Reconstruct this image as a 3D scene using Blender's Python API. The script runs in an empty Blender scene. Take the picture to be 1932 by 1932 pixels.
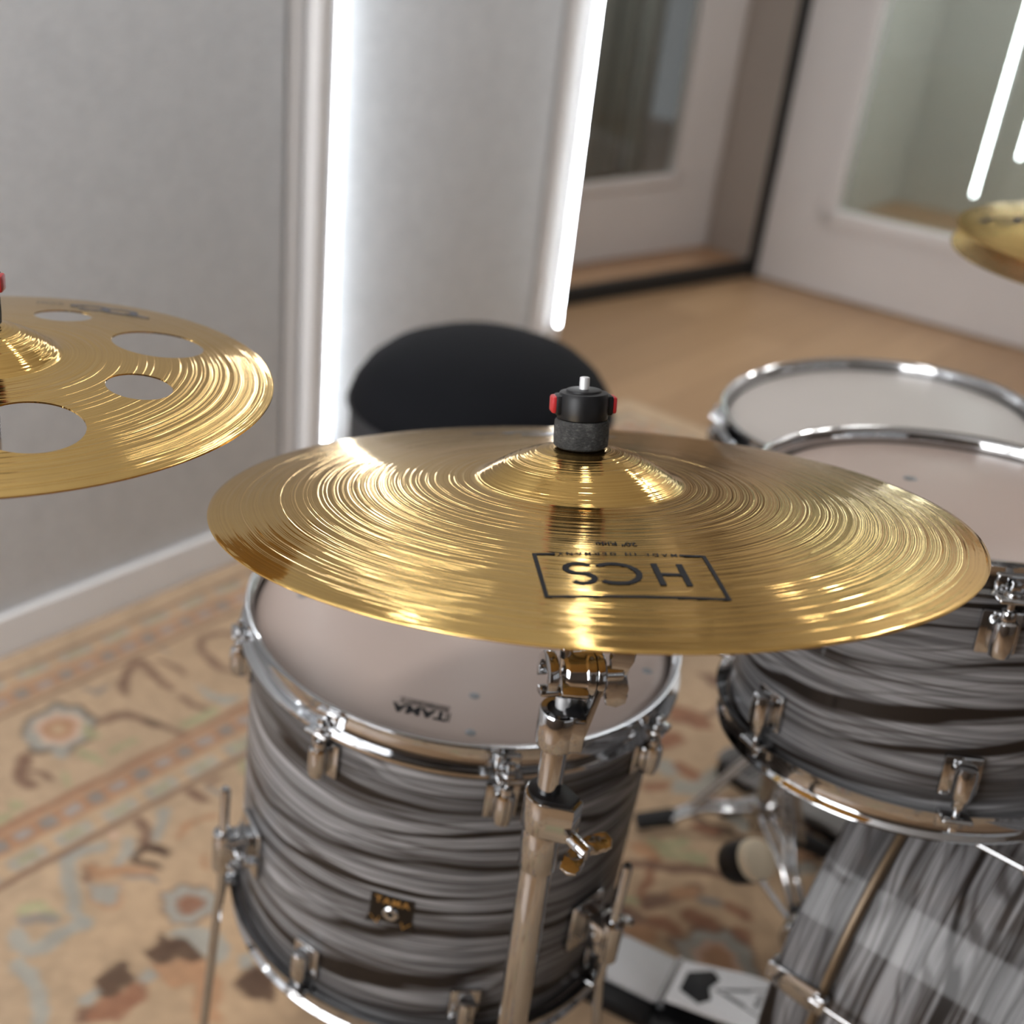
import bpy, bmesh, math, random
import numpy as np
from mathutils import Vector, Matrix, geometry
PI = math.pi
rng = random.Random(7)
scene = bpy.context.scene
C = scene.collection
V = Vector

# ------------------------------------------------------------------ helpers
def link(o, parent=None):
    C.objects.link(o)
    if parent: o.parent = parent
    return o

def tag(o, label=None, cat=None, group=None, kind=None):
    if label: o['label'] = label
    if cat: o['category'] = cat
    if group: o['group'] = group
    if kind: o['kind'] = kind
    return o

def thing(name, label, cat, loc=(0, 0, 0), rot=None, group=None):
    o = bpy.data.objects.new(name, None)
    o.empty_display_size = .05
    M = (rot.to_4x4() if rot else Matrix.Identity(4))
    M.translation = V(loc)
    o.matrix_world = M
    link(o)
    return tag(o, label, cat, group)

def part(name, bm, mat, parent=None, smooth=True, angle=38, label=None):
    bmesh.ops.recalc_face_normals(bm, faces=bm.faces)
    me = bpy.data.meshes.new(name)
    bm.to_mesh(me); bm.free()
    me.materials.append(mat)
    if smooth:
        me.polygons.foreach_set('use_smooth', [True] * len(me.polygons))
        me.set_sharp_from_angle(angle=math.radians(angle))
    o = bpy.data.objects.new(name, me)
    link(o, parent)
    if label: o['label'] = label
    return o

def struct(name, bm, mat, parent=None, smooth=False):
    o = part(name, bm, mat, parent, smooth)
    if parent is None: o['kind'] = 'structure'
    return o

def dup(o, parent, M=None):
    c = o.copy(); C.objects.link(c); c.parent = parent
    if M is not None: c.matrix_local = M @ o.matrix_local
    for ch in o.children:
        d = ch.copy(); C.objects.link(d); d.parent = c
    return c

def frame(o, z, x=(1, 0, 0)):
    z = V(z).normalized(); x = V(x); x = x - z * x.dot(z)
    if x.length < 1e-5: x = V((0, 1, 0)) - z * z.y
    x.normalize(); y = z.cross(x)
    M = Matrix((x, y, z)).transposed().to_4x4(); M.translation = V(o)
    return M

def rotm(z, x=(1, 0, 0)):
    return frame((0, 0, 0), z, x).to_3x3()

def T(x, y, z): return Matrix.Translation((x, y, z))
def RZ(a): return Matrix.Rotation(a, 4, 'Z')
def RX(a): return Matrix.Rotation(a, 4, 'X')
def RY(a): return Matrix.Rotation(a, 4, 'Y')

def lathe(bm, prof, seg=48, M=None, loop=False):
    M = M or Matrix.Identity(4)
    rings = []
    for r, z in prof:
        if r < 1e-6:
            rings.append([bm.verts.new(M @ V((0, 0, z)))])
        else:
            rings.append([bm.verts.new(M @ V((r * math.cos(2 * PI * k / seg), r * math.sin(2 * PI * k / seg), z))) for k in range(seg)])
    pairs = list(zip(rings[:-1], rings[1:]))
    if loop: pairs.append((rings[-1], rings[0]))
    for a, b in pairs:
        for k in range(seg):
            j = (k + 1) % seg
            if len(a) == 1 and len(b) == 1: continue
            if len(a) == 1: bm.faces.new((a[0], b[j], b[k]))
            elif len(b) == 1: bm.faces.new((a[k], a[j], b[0]))
            else: bm.faces.new((a[k], a[j], b[j], b[k]))
    return bm

def cyl(bm, p0, p1, r0, r1=None, seg=24, bev=0.0):
    p0, p1 = V(p0), V(p1); r1 = r0 if r1 is None else r1
    L = (p1 - p0).length
    M = frame(p0, p1 - p0)
    if bev:
        prof = [(0, 0), (r0 - bev, 0), (r0 - bev * .3, bev * .3), (r0, bev), (r1, L - bev), (r1 - bev * .3, L - bev * .3), (r1 - bev, L), (0, L)]
    else:
        prof = [(0, 0), (r0, 0), (r1, L), (0, L)]
    return lathe(bm, prof, seg, M)

def box(bm, size, M=None, bev=0.0, seg=2):
    M = M or Matrix.Identity(4)
    r = bmesh.ops.create_cube(bm, size=1.0, matrix=M @ Matrix.Diagonal((*size, 1)))
    if bev:
        vs = set(r['verts'])
        es = [e for e in bm.edges if e.verts[0] in vs and e.verts[1] in vs]
        bmesh.ops.bevel(bm, geom=es, offset=bev, segments=seg, affect='EDGES', profile=.5)
    return bm

def prism(bm, poly, h, M=None, bev=0.0):
    M = M or Matrix.Identity(4)
    lo = [bm.verts.new(M @ V((x, y, 0))) for x, y in poly]
    hi = [bm.verts.new(M @ V((x, y, h))) for x, y in poly]
    n = len(poly); new = []
    new.append(bm.faces.new(lo[::-1])); new.append(bm.faces.new(hi))
    for k in range(n): bm.faces.new((lo[k], lo[(k + 1) % n], hi[(k + 1) % n], hi[k]))
    if bev:
        es = list({e for f in new for e in f.edges})
        bmesh.ops.bevel(bm, geom=es, offset=bev, segments=2, affect='EDGES', profile=.5)
    return bm

def tube(bm, pts, r, seg=14, closed_caps=True):
    pts = [V(p) for p in pts]; n = len(pts)
    rad = r if isinstance(r, (list, tuple)) else [r] * n
    d0 = (pts[1] - pts[0]).normalized()
    u = d0.orthogonal().normalized()
    rings = []
    for i, p in enumerate(pts):
        if i == 0: d = pts[1] - pts[0]
        elif i == n - 1: d = pts[-1] - pts[-2]
        else: d = (pts[i + 1] - p).normalized() + (p - pts[i - 1]).normalized()
        d.normalize(); u = (u - d * u.dot(d)).normalized(); w = d.cross(u)
        rings.append([bm.verts.new(p + (u * math.cos(2 * PI * k / seg) + w * math.sin(2 * PI * k / seg)) * rad[i]) for k in range(seg)])
    for a, b in zip(rings[:-1], rings[1:]):
        for k in range(seg): bm.faces.new((a[k], a[(k + 1) % seg], b[(k + 1) % seg], b[k]))
    if closed_caps:
        bm.faces.new(rings[0][::-1]); bm.faces.new(rings[-1])
    return bm

def torus(bm, R, r, M=None, seg=64, s2=10):
    return lathe(bm, [(R + r * math.cos(2 * PI * k / s2), r * math.sin(2 * PI * k / s2)) for k in range(s2)], seg, M, loop=True)

def BM(): return bmesh.new()

# ------------------------------------------------------------------ materials
class NT:
    def __init__(s, name):
        s.m = bpy.data.materials.new(name); s.m.use_nodes = True
        s.t = s.m.node_tree; s.t.nodes.clear()
        s.out = s.n('ShaderNodeOutputMaterial')
    def n(s, typ, **kw):
        o = s.t.nodes.new(typ)
        for k, v in kw.items():
            if k in o.inputs: s.set(o.inputs[k], v)
            else: setattr(o, k, v)
        return o
    def set(s, sock, v):
        if hasattr(v, 'is_output') or isinstance(v, bpy.types.NodeSocket): s.t.links.new(v, sock)
        else: sock.default_value = v
    def math(s, op, a, b=None, c=None):
        o = s.n('ShaderNodeMath', operation=op)
        for k, v in enumerate((a, b, c)):
            if v is not None: s.set(o.inputs[k], v)
        return o.outputs[0]
    def vmath(s, op, a, b=None):
        o = s.n('ShaderNodeVectorMath', operation=op)
        s.set(o.inputs[0], a)
        if b is not None:
            if op == 'SCALE': s.set(o.inputs['Scale'], b)
            else: s.set(o.inputs[1], b)
        return o.outputs['Value'] if op in ('LENGTH', 'DOT_PRODUCT') else o.outputs['Vector']
    def mix(s, f, a, b):
        o = s.n('ShaderNodeMix', data_type='RGBA')
        s.set(o.inputs[0], f); s.set(o.inputs[6], a); s.set(o.inputs[7], b)
        return o.outputs[2]
    def ramp(s, f, stops, interp='LINEAR'):
        o = s.n('ShaderNodeValToRGB'); s.set(o.inputs[0], f)
        e = o.color_ramp.elements; o.color_ramp.interpolation = interp
        while len(e) < len(stops): e.new(.5)
        for k, (p, c) in enumerate(stops):
            e[k].position = p; e[k].color = (*c, 1) if len(c) == 3 else c
        return o.outputs['Color']
    def noise(s, vec=None, scale=5, detail=3, rough=.5, dist=0, dim='3D', w=None):
        o = s.n('ShaderNodeTexNoise', noise_dimensions=dim)
        if vec is not None: s.set(o.inputs['Vector'], vec)
        if w is not None: s.set(o.inputs['W'], w)
        s.set(o.inputs['Scale'], scale); s.set(o.inputs['Detail'], detail); s.set(o.inputs['Roughness'], rough); s.set(o.inputs['Distortion'], dist)
        return o.outputs['Fac']
    def bump(s, h, strength=.3, dist=.001):
        o = s.n('ShaderNodeBump'); s.set(o.inputs['Height'], h)
        o.inputs['Strength'].default_value = strength; o.inputs['Distance'].default_value = dist
        return o.outputs['Normal']
    def bsdf(s, **kw):
        b = s.n('ShaderNodeBsdfPrincipled')
        for k, v in kw.items(): s.set(b.inputs[k.replace('_', ' ')], v if not (isinstance(v, tuple) and len(v) == 3) else (*v, 1))
        return b
    def done(s, shader):
        s.t.links.new(shader.outputs[0] if hasattr(shader, 'outputs') else shader, s.out.inputs['Surface'])
        return s.m
    def obj(s): return s.n('ShaderNodeTexCoord').outputs['Object']
    def uv(s): return s.n('ShaderNodeTexCoord').outputs['UV']
    def scale3(s, v, k):
        o = s.n('ShaderNodeMapping'); s.set(o.inputs['Vector'], v); o.inputs['Scale'].default_value = k
        return o.outputs['Vector']

def plain(name, col, rough=.5, metal=0., **kw):
    n = NT(name); b = n.bsdf(Base_Color=col, Roughness=rough, Metallic=metal, **kw)
    return n.done(b)

def micro(name, col, rough, metal, scale=60, amt=.06, bump=0., **kw):
    n = NT(name); f = n.noise(n.obj(), scale, 4, .6)
    c = n.mix(f, tuple(x * (1 - amt) for x in col) + (1,), tuple(min(1, x * (1 + amt)) for x in col) + (1,))
    r = n.math('MULTIPLY_ADD', f, rough * .4, rough * .8)
    a = dict(Base_Color=c, Roughness=r, Metallic=metal, **kw)
    if bump: a['Normal'] = n.bump(f, bump, .002)
    return n.done(n.bsdf(**a))

MAT = {}
MAT['chrome'] = micro('polished chrome', (.50, .505, .515), .06, 1., 30, .03)
MAT['chrome_dark'] = micro('shell chrome', (.62, .62, .64), .1, 1., 30, .03)
MAT['black_plastic'] = micro('black plastic', (.006, .006, .007), .4, 0., 200, .2, 0., Specular_IOR_Level=.3)
MAT['black_gloss'] = micro('gloss black lacquer', (.008, .008, .009), .08, 0., 50, .2)
MAT['rubber'] = micro('black rubber', (.011, .011, .012), .75, 0., 150, .2)
MAT['red'] = micro('red plastic', (.42, .018, .02), .35, 0., 80, .1)
MAT['white_paint'] = micro('white satin paint', (.78, .77, .77), .38, 0., 12, .03)
MAT['door_paint'] = micro('white door paint', (.71, .68, .675), .4, 0., 10, .03)
MAT['jamb_paint'] = micro('greige jamb paint', (.46, .41, .37), .5, 0., 10, .04)
MAT['seal'] = micro('black door seal', (.012, .012, .012), .6, 0., 100, .2)
MAT['ceiling'] = micro('ceiling paint', (.75, .75, .74), .8, 0., 6, .03)
MAT['wall_paint'] = micro('wall paint', (.72, .71, .70), .7, 0., 6, .03)
MAT['ink'] = micro('black print', (.005, .005, .007), .6, 0., 300, .3, 0., Specular_IOR_Level=.2)
MAT['gold'] = micro('gold plate', (.75, .5, .2), .3, 1., 80, .1)
MAT['inlay'] = micro('tarnished bronze band', (.17, .115, .065), .4, .4, 60, .15)
MAT['badge'] = micro('dark badge enamel', (.022, .016, .012), .3, 0., 100, .2)
MAT['felt_cream'] = micro('cream felt', (.86, .75, .57), .9, 0., 400, .15, .3)
MAT['alu'] = micro('brushed aluminium', (.66, .66, .67), .5, .6, 90, .06)
MAT['alu_white'] = micro('pale footboard coating', (.86, .86, .87), .4, .0, 90, .05)
MAT['grey_pad'] = micro('grey ribbed pad', (.20, .19, .185), .6, 0., 120, .15)

def mat_felt():
    n = NT('charcoal felt'); o = n.obj()
    f = n.noise(n.scale3(o, (1, 1, 2.2)), 420, 5, .75); g = n.noise(o, 90, 3)
    c = n.ramp(n.math('MULTIPLY_ADD', g, .35, n.math('MULTIPLY', f, .75)), [(.40, (.010, .010, .010)), (.60, (.042, .041, .039)), (.80, (.17, .165, .155))])
    return n.done(n.bsdf(Base_Color=c, Roughness=.95, Normal=n.bump(f, .6, .001)))
MAT['felt'] = mat_felt()

def mat_cymbal(name, col, rough, amp, dens, rim, tint=(1, .96, .88)):
    # turned (lathed) bronze: every groove tilts the normal along the radius
    n = NT(name); o = n.obj()
    fl = n.vmath('MULTIPLY', o, (1, 1, 0)); r = n.vmath('LENGTH', fl)
    wob = n.math('MULTIPLY', n.math('SUBTRACT', n.noise(o, 22, 2), .5), .0016)
    rr = n.math('ADD', r, wob)
    a = n.math('SUBTRACT', n.noise(scale=dens, detail=.6, rough=.5, dim='1D', w=rr), .5)
    b = n.math('SUBTRACT', n.noise(scale=dens * .33, detail=1, rough=.5, dim='1D', w=n.math('ADD', rr, 3.7)), .5)
    ham = n.math('SUBTRACT', n.noise(o, 95, 2, .5), .5)
    gate = n.math('SMOOTHSTEP', r, rim, rim - .004) if False else None
    m = n.n('ShaderNodeMapRange', interpolation_type='SMOOTHSTEP'); n.set(m.inputs['Value'], r)
    m.inputs['From Min'].default_value = rim - .003; m.inputs['From Max'].default_value = rim + .002
    m.inputs['To Min'].default_value = 1; m.inputs['To Max'].default_value = .22
    s = n.math('MULTIPLY', n.math('MULTIPLY_ADD', a, amp, n.math('MULTIPLY', b, amp * .45)), m.outputs[0])
    s = n.math('MULTIPLY_ADD', ham, .06, s)
    rad = n.vmath('NORMALIZE', fl)
    vt = n.n('ShaderNodeVectorTransform', vector_type='VECTOR', convert_from='OBJECT', convert_to='WORLD'); n.set(vt.inputs[0], rad)
    tang = n.vmath('CROSS_PRODUCT', rad, (0, 0, 1))
    vt2 = n.n('ShaderNodeVectorTransform', vector_type='VECTOR', convert_from='OBJECT', convert_to='WORLD'); n.set(vt2.inputs[0], tang)
    ham2 = n.math('MULTIPLY', n.math('SUBTRACT', n.noise(n.vmath('ADD', o, (.3, .1, 0)), 80, 2, .5), .5), .03)
    geo = n.n('ShaderNodeNewGeometry').outputs['Normal']
    nn = n.vmath('ADD', geo, n.vmath('SCALE', vt.outputs[0], s))
    nn = n.vmath('NORMALIZE', n.vmath('ADD', nn, n.vmath('SCALE', vt2.outputs[0], ham2)))
    tone = n.noise(o, 14, 3, .6)
    tone2 = n.noise(scale=dens * .8, detail=2, rough=.7, dim='1D', w=rr)
    c = n.mix(n.math('MULTIPLY_ADD', tone, .35, n.math('MULTIPLY', tone2, .65)), (*(x * k_ for x, k_ in zip(col, (.66, .58, .48))), 1), tuple(min(1, x * 1.16) for x in col) + (1,))
    return n.done(n.bsdf(Base_Color=c, Metallic=1., Roughness=rough, Normal=nn, Specular_Tint=(*tint, 1)))
MAT['cymbal'] = mat_cymbal('lathed brass ride', (.74, .50, .18), .085, .72, 820, .242)
MAT['cymbal_crash'] = mat_cymbal('lathed brass crash', (.74, .495, .175), .085, .72, 820, .196)
MAT['cymbal_hat'] = mat_cymbal('lathed brass hat', (.47, .335, .165), .18, .35, 820, .170, (.74, .63, .47))

def mat_wrap(name, k=1.0, dens=27., seed=0., coat=.7):
    # weathered grey board printed wrap; UV is in metres, u round the shell
    n = NT(name); uv = n.vmath('ADD', n.uv(), (seed, seed * 1.7, seed * .6))
    sp = n.n('ShaderNodeSeparateXYZ'); n.set(sp.inputs[0], uv); vv = sp.outputs[1]
    wav = n.noise(n.scale3(uv, (.9, 3.6, 1)), 1, 2, .5, .3)
    wav2 = n.noise(n.scale3(uv, (4.5, 11, 1)), 1, 2, .5)
    fld = n.math('ADD', n.math('MULTIPLY', vv, dens), n.math('MULTIPLY_ADD', wav, 7.5, n.math('MULTIPLY', wav2, 1.3)))
    ph = n.math('FRACT', fld)
    cell = n.noise(scale=1, detail=0, rough=0, dim='1D', w=n.math('MULTIPLY', n.math('FLOOR', fld), 7.31))
    line = n.math('ABSOLUTE', n.math('SUBTRACT', ph, .5))
    sel = n.noise(n.scale3(uv, (1.7, 20, 1)), 1, 3, .6)
    crack = n.ramp(n.math('ADD', line, n.math('MULTIPLY', n.math('SUBTRACT', sel, .50), .75)), [(.035, (1, 1, 1)), (.10, (0, 0, 0))])
    ph2 = n.math('FRACT', n.math('MULTIPLY', fld, 3.7)); ln2 = n.math('ABSOLUTE', n.math('SUBTRACT', ph2, .5))
    sel2 = n.noise(n.scale3(uv, (3.4, 34, 1)), 1, 2, .6)
    crack2 = n.ramp(n.math('ADD', ln2, n.math('MULTIPLY', n.math('SUBTRACT', sel2, .40), .8)), [(.05, (1, 1, 1)), (.22, (0, 0, 0))])
    fine = n.noise(n.scale3(uv, (6, 420, 1)), 1, 3, .6, .4)
    mid = n.noise(n.scale3(uv, (2.2, 120, 1)), 1, 3, .62, .5)
    blot = n.noise(n.scale3(uv, (3.0, 22, 1)), 1, 4, .62)
    g = n.math('MULTIPLY_ADD', fine, .36, n.math('MULTIPLY_ADD', mid, .40, n.math('MULTIPLY_ADD', blot, .20, n.math('MULTIPLY', cell, .16))))
    lo, hi = (.060 * k, .056 * k, .056 * k), (.56 * k, .55 * k, .56 * k)
    c = n.ramp(g, [(.42, lo), (.53, (.23 * k, .225 * k, .23 * k)), (.66, hi)])
    edge = n.ramp(line, [(.04, (1, 1, 1)), (.26, (0, 0, 0))])
    c = n.mix(n.math('MULTIPLY', edge, n.math('MULTIPLY', sel, 1.0)), c, (.085 * k, .080 * k, .078 * k, 1))
    streak = n.noise(n.scale3(uv, (3.0, 170, 1)), 1, 3, .55, .3)
    gate = n.noise(n.scale3(uv, (2.6, 30, 1)), 1, 2, .5)
    c = n.mix(n.ramp(n.math('MULTIPLY_ADD', gate, .55, n.math('MULTIPLY', streak, .6)), [(.625, (0, 0, 0)), (.68, (1, 1, 1))]), c, (.040, .034, .031, 1))
    c = n.mix(n.math('MULTIPLY', crack2, .75), c, (.040, .033, .030, 1))
    c = n.mix(crack, c, (.014, .010, .008, 1))
    return n.done(n.bsdf(Base_Color=c, Roughness=.5, Specular_IOR_Level=.15, Coat_Weight=coat, Coat_Roughness=.06))
MAT['wrap'] = mat_wrap('grey driftwood wrap', .58, 27., .0, .27)
MAT['wrap_rack'] = mat_wrap('grey driftwood wrap rack', .58, 27., 3.1, .27)
MAT['wrap_bass'] = mat_wrap('grey driftwood wrap bass', .58, 22., 7.4, .27)

def mat_head(name, col, alpha):
    n = NT(name); f = n.noise(n.obj(), 9, 2)
    b = n.bsdf(Base_Color=n.mix(f, tuple(x * .97 for x in col) + (1,), tuple(min(1, x * 1.03) for x in col) + (1,)), Roughness=.32, Coat_Weight=.1, Coat_Roughness=.15)
    tr = n.n('ShaderNodeBsdfTransparent'); mx = n.n('ShaderNodeMixShader'); mx.inputs[0].default_value = alpha
    n.t.links.new(tr.outputs[0], mx.inputs[1]); n.t.links.new(b.outputs[0], mx.inputs[2])
    return n.done(mx)
MAT['head'] = mat_head('frosted drum film', (.49, .385, .335), .86)
MAT['head_white'] = mat_head('coated white drum film', (.50, .46, .43), 1.0)
MAT['dot'] = plain('grey bolt head', (.2, .21, .22), .35, .3)  # for the flat grey discs laid on the drum heads

def mat_fabric():
    n = NT('grey acoustic linen'); o = n.obj()
    a = n.noise(n.scale3(o, (1, 1, .08)), 900, 2, .6); b = n.noise(n.scale3(o, (.08, .08, 1)), 900, 2, .6)
    big = n.noise(o, 22, 4, .6); sl = n.noise(n.scale3(o, (.3, .3, 2.2)), 160, 2, .6)
    w = n.math('MULTIPLY_ADD', a, .30, n.math('MULTIPLY_ADD', b, .30, n.math('MULTIPLY_ADD', big, .22, n.math('MULTIPLY', sl, .22))))
    c = n.ramp(w, [(.40, (.605, .635, .67)), (.62, (.76, .79, .825))])
    return n.done(n.bsdf(Base_Color=c, Roughness=.95, Normal=n.bump(w, .25, .001)))
MAT['fabric'] = mat_fabric()

def mat_floor(ang):
    n = NT('oak plank floor')
    mp = n.n('ShaderNodeMapping'); n.set(mp.inputs['Vector'], n.obj()); mp.inputs['Rotation'].default_value = (0, 0, -ang)
    v = mp.outputs[0]
    br = n.n('ShaderNodeTexBrick'); n.set(br.inputs['Vector'], v)
    br.inputs['Scale'].default_value = 1; br.inputs['Brick Width'].default_value = 1.3; br.inputs['Row Height'].default_value = .16
    br.inputs['Mortar Size'].default_value = .0015; br.offset = .37
    br.inputs['Color1'].default_value = (.34, .205, .11, 1); br.inputs['Color2'].default_value = (.47, .30, .17, 1); br.inputs['Mortar'].default_value = (.16, .09, .05, 1)
    g = n.noise(n.scale3(v, (1.3, 26, 1)), 2.5, 4, .6, .6)
    c = n.mix(n.math('MULTIPLY', g, .6), br.outputs['Color'], (.20, .115, .06, 1))
    return n.done(n.bsdf(Base_Color=c, Roughness=.42, Coat_Weight=.15, Coat_Roughness=.3))
MAT['dark_wood'] = micro('dark timber wall', (.16, .125, .10), .5, 0., 6, .3)
MAT['sill_wood'] = micro('oak sill', (.36, .21, .115), .4, 0., 14, .2)

def mat_throne():
    n = NT('black seat cloth'); o = n.obj(); f = n.noise(o, 700, 3, .7); g = n.noise(o, 5, 3)
    c = n.mix(g, (.004, .0045, .006, 1), (.009, .0095, .012, 1))
    return n.done(n.bsdf(Base_Color=c, Roughness=.85, Sheen_Weight=.02, Sheen_Roughness=.4, Specular_IOR_Level=.12, Normal=n.bump(f, .2, .001)))
MAT['throne'] = mat_throne()
MAT['throne_side'] = micro('charcoal side band', (.03, .031, .035), .6, 0., 300, .2, .2)

def emit(name, col, s):
    n = NT(name); e = n.n('ShaderNodeEmission'); e.inputs[0].default_value = (*col, 1); e.inputs[1].default_value = s
    return n.done(e)

def mat_glass():
    n = NT('window glass'); fr = n.n('ShaderNodeFresnel'); n.set(fr.inputs[0], n.math('MULTIPLY_ADD', n.n('ShaderNodeNewGeometry').outputs['Backfacing'], 1 / 1.5 - 1.5, 1.5))
    gl = n.n('ShaderNodeBsdfGlossy'); gl.inputs['Roughness'].default_value = .02
    tr = n.n('ShaderNodeBsdfTransparent'); tr.inputs[0].default_value = (.86, .88, .87, 1)
    mx = n.n('ShaderNodeMixShader'); n.set(mx.inputs[0], fr.outputs[0])
    n.t.links.new(tr.outputs[0], mx.inputs[1]); n.t.links.new(gl.outputs[0], mx.inputs[2])
    return n.done(mx)
MAT['glass'] = mat_glass()
MAT['dim_room'] = micro('dim room wall', (.56, .56, .535), .8, 0., 3, .08)
MAT['curtain'] = micro('grey curtain', (.28, .285, .27), .9, 0., 30, .1)
# ------------------------------------------------------------------ room
H = 1.28                                   # lens height above the floor
A2 = V((.72926, .68424)); N2 = V((.68424, -.72926)); W0 = V((-.3975, 1.9283))
def W(s, n, z=0.): p = W0 + A2 * s + N2 * n; return V((p.x, p.y, z))
def wbox(bm, s0, s1, n0, n1, z0, z1, bev=0):   # box in wall coordinates
    M = frame(W((s0 + s1) / 2, (n0 + n1) / 2, (z0 + z1) / 2), (0, 0, 1), (A2.x, A2.y, 0))
    return box(bm, (abs(s1 - s0), abs(n1 - n0), z1 - z0), M, bev)
CEIL = 2.7
MAT['floor'] = mat_floor(math.atan2(A2.y, A2.x))

bm = BM(); wbox(bm, -3.2, 5.2, -3.4, 5.2, -.06, 0.); struct('floor', bm, MAT['floor'])
bm = BM(); wbox(bm, -3.2, 5.2, -3.4, 5.2, CEIL, CEIL + .06); struct('ceiling', bm, MAT['ceiling'])
bm = BM(); wbox(bm, -3.0, 1.335, -.14, -.032, 0, CEIL); struct('wall_left', bm, MAT['white_paint'])
bm = BM(); wbox(bm, -3.0, -2.9, -.1, 4.9, 0, CEIL); struct('wall_back', bm, MAT['dark_wood'])
bm = BM(); wbox(bm, -3.0, 3.1, 4.8, 4.9, 0, CEIL); struct('wall_near', bm, MAT['dark_wood'])
bm = BM(); wbox(bm, -2.9, 1.333, -.032, .012, 0, .082, .004); struct('baseboard_left', bm, MAT['white_paint'])

def panel(s0, s1, label):
    bm = BM(); wbox(bm, s0, s1, -.032, .0, .082, 2.45, .006)
    o = part('fabric_wall_panel', bm, MAT['fabric'])
    return tag(o, label, 'acoustic panel', 'fabric panels on the wall')
panel(-2.9, -1.80, 'grey linen wall panel nearest the tall back window')
panel(-1.66, .406, 'wide grey linen wall panel behind the cymbal with round holes')
panel(.550, 1.168, 'narrow grey linen wall panel between the two glowing light tubes')
for k, (s0, s1, s2) in enumerate(((.417, .449, .490), (1.185, 1.222, 1.275))):
    bm = BM(); wbox(bm, s0, s1, -.032, -.004, .082, 2.45, .004); wbox(bm, s1 + .010, s2, -.032, (.026 if k == 0 else -.016), .082, 2.45, .003)
    struct('trim_%d' % (k + 1), bm, MAT['white_paint'])

MAT['led'] = emit('cool white tube', (.93, .97, 1.0), 27.)
def led(s, n, z0, z1, label, p=None, nv=None, av=None, grp='light tubes on the wall'):
    p = p or W(s, n, 0); nv = nv or N2; av = av or A2
    t = thing('led_tube_light', label, 'light', (p.x, p.y, z0), None, grp)
    L = z1 - z0
    bm = BM(); cyl(bm, (0, 0, .004), (0, 0, L - .004), .0038, seg=20); part('glow_tube', bm, MAT['led'], t, label='glowing white tube')
    bm = BM(); box(bm, (.010, .040, L), frame((-nv.x * .0245, -nv.y * .0245, L / 2), (0, 0, 1), (av.x, av.y, 0)), .002); part('mounting_rail', bm, MAT['alu'], t)
    for z in (0, L - .006):
        bm = BM(); cyl(bm, (0, 0, z), (0, 0, z + .006), .0065, seg=20); part('end_cap', bm, MAT['alu'], t)
    return t
led(.5165, .016, .15, 2.42, 'bright vertical light tube between the wide and the narrow grey panel')
led(1.297, -.008, .275, 2.42, 'bright vertical light tube on the wall end, behind the round black seat')

led(-1.73, .030, .15, 2.42, 'bright vertical light tube at the far end of the wide grey panel')  # tube added outside the frame to fill light from the left
# recess with the inner door on the left of the corner
T2 = V((.86718, .49799)); NT2 = V((T2.y, -T2.x)); D0 = V((.842, 4.10))
def D1(s, n, z=0.): p = D0 + T2 * s + NT2 * n; return V((p.x, p.y, z))
def d1box(bm, s0, s1, n0, n1, z0, z1, bev=0):
    return box(bm, (s1 - s0, abs(n1 - n0), z1 - z0), frame(D1((s0 + s1) / 2, (n0 + n1) / 2, (z0 + z1) / 2), (0, 0, 1), (T2.x, T2.y, 0)), bev)
E2 = V((.69459, -.71940)); NE2 = V((E2.y, -E2.x)); E0 = V((1.4822, 4.1943))   # outer door, hinge at E0, NE2 faces into the room
def D2(s, n, z=0.): p = E0 + E2 * s + NE2 * n; return V((p.x, p.y, z))
def d2box(bm, s0, s1, n0, n1, z0, z1, bev=0):
    return box(bm, (s1 - s0, abs(n1 - n0), z1 - z0), frame(D2((s0 + s1) / 2, (n0 + n1) / 2, (z0 + z1) / 2), (0, 0, 1), (E2.x, E2.y, 0)), bev)

def poly_slab(bm, pts, z0, z1):
    return prism(bm, pts, z1 - z0, T(0, 0, z0))
TH0, TH1 = V((.783, 3.8204)), V((1.4809, 4.2156))
thd = (TH1 - TH0).normalized(); thn = V((thd.y, -thd.x))
a = TH0 - thd * .9; b = TH1
bm = BM(); poly_slab(bm, [tuple(a), tuple(b), tuple(b - thn * .03), tuple(a - thn * .03)], 0, .056)
struct('trim_3', bm, MAT['seal'])
s_end = D1(.62, 0); a2 = a - thn * .03; b2 = b - thn * .03; e1 = D1(-1.0, -.05)
bm = BM(); poly_slab(bm, [tuple(a2), tuple(b2), (s_end.x + .02, s_end.y + .01), (e1.x, e1.y)], 0, .052)
struct('trim_4', bm, MAT['sill_wood'])
# inner door leaf with its glazed opening (frame as four rails)
d1 = bpy.data.objects.new('door_1', None); link(d1); tag(d1, kind='structure')
gl0, gl1, gz0, gz1 = -.55, .374, .325, 1.95
bm = BM(); d1box(bm, -.95, .583, 0, -.045, .054, gz0, .003); d1box(bm, -.95, .583, 0, -.045, gz1, 2.1, .003)
d1box(bm, gl1, .583, 0, -.045, gz0, gz1, .003); d1box(bm, -.95, gl0, 0, -.045, gz0, gz1, .003)
part('door_leaf', bm, MAT['door_paint'], d1, False)
bm = BM()
d1box(bm, gl1 - .012, gl1 + .03, .008, 0, gz0 - .03, gz1, .003); d1box(bm, gl0, gl1 + .03, .008, 0, gz0 - .03, gz0 + .012, .003)
part('glazing_bead', bm, MAT['door_paint'], d1, False)
bm = BM(); d1box(bm, gl0, gl1, -.02, -.026, gz0, gz1); part('glass_pane', bm, MAT['glass'], d1, False)
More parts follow.
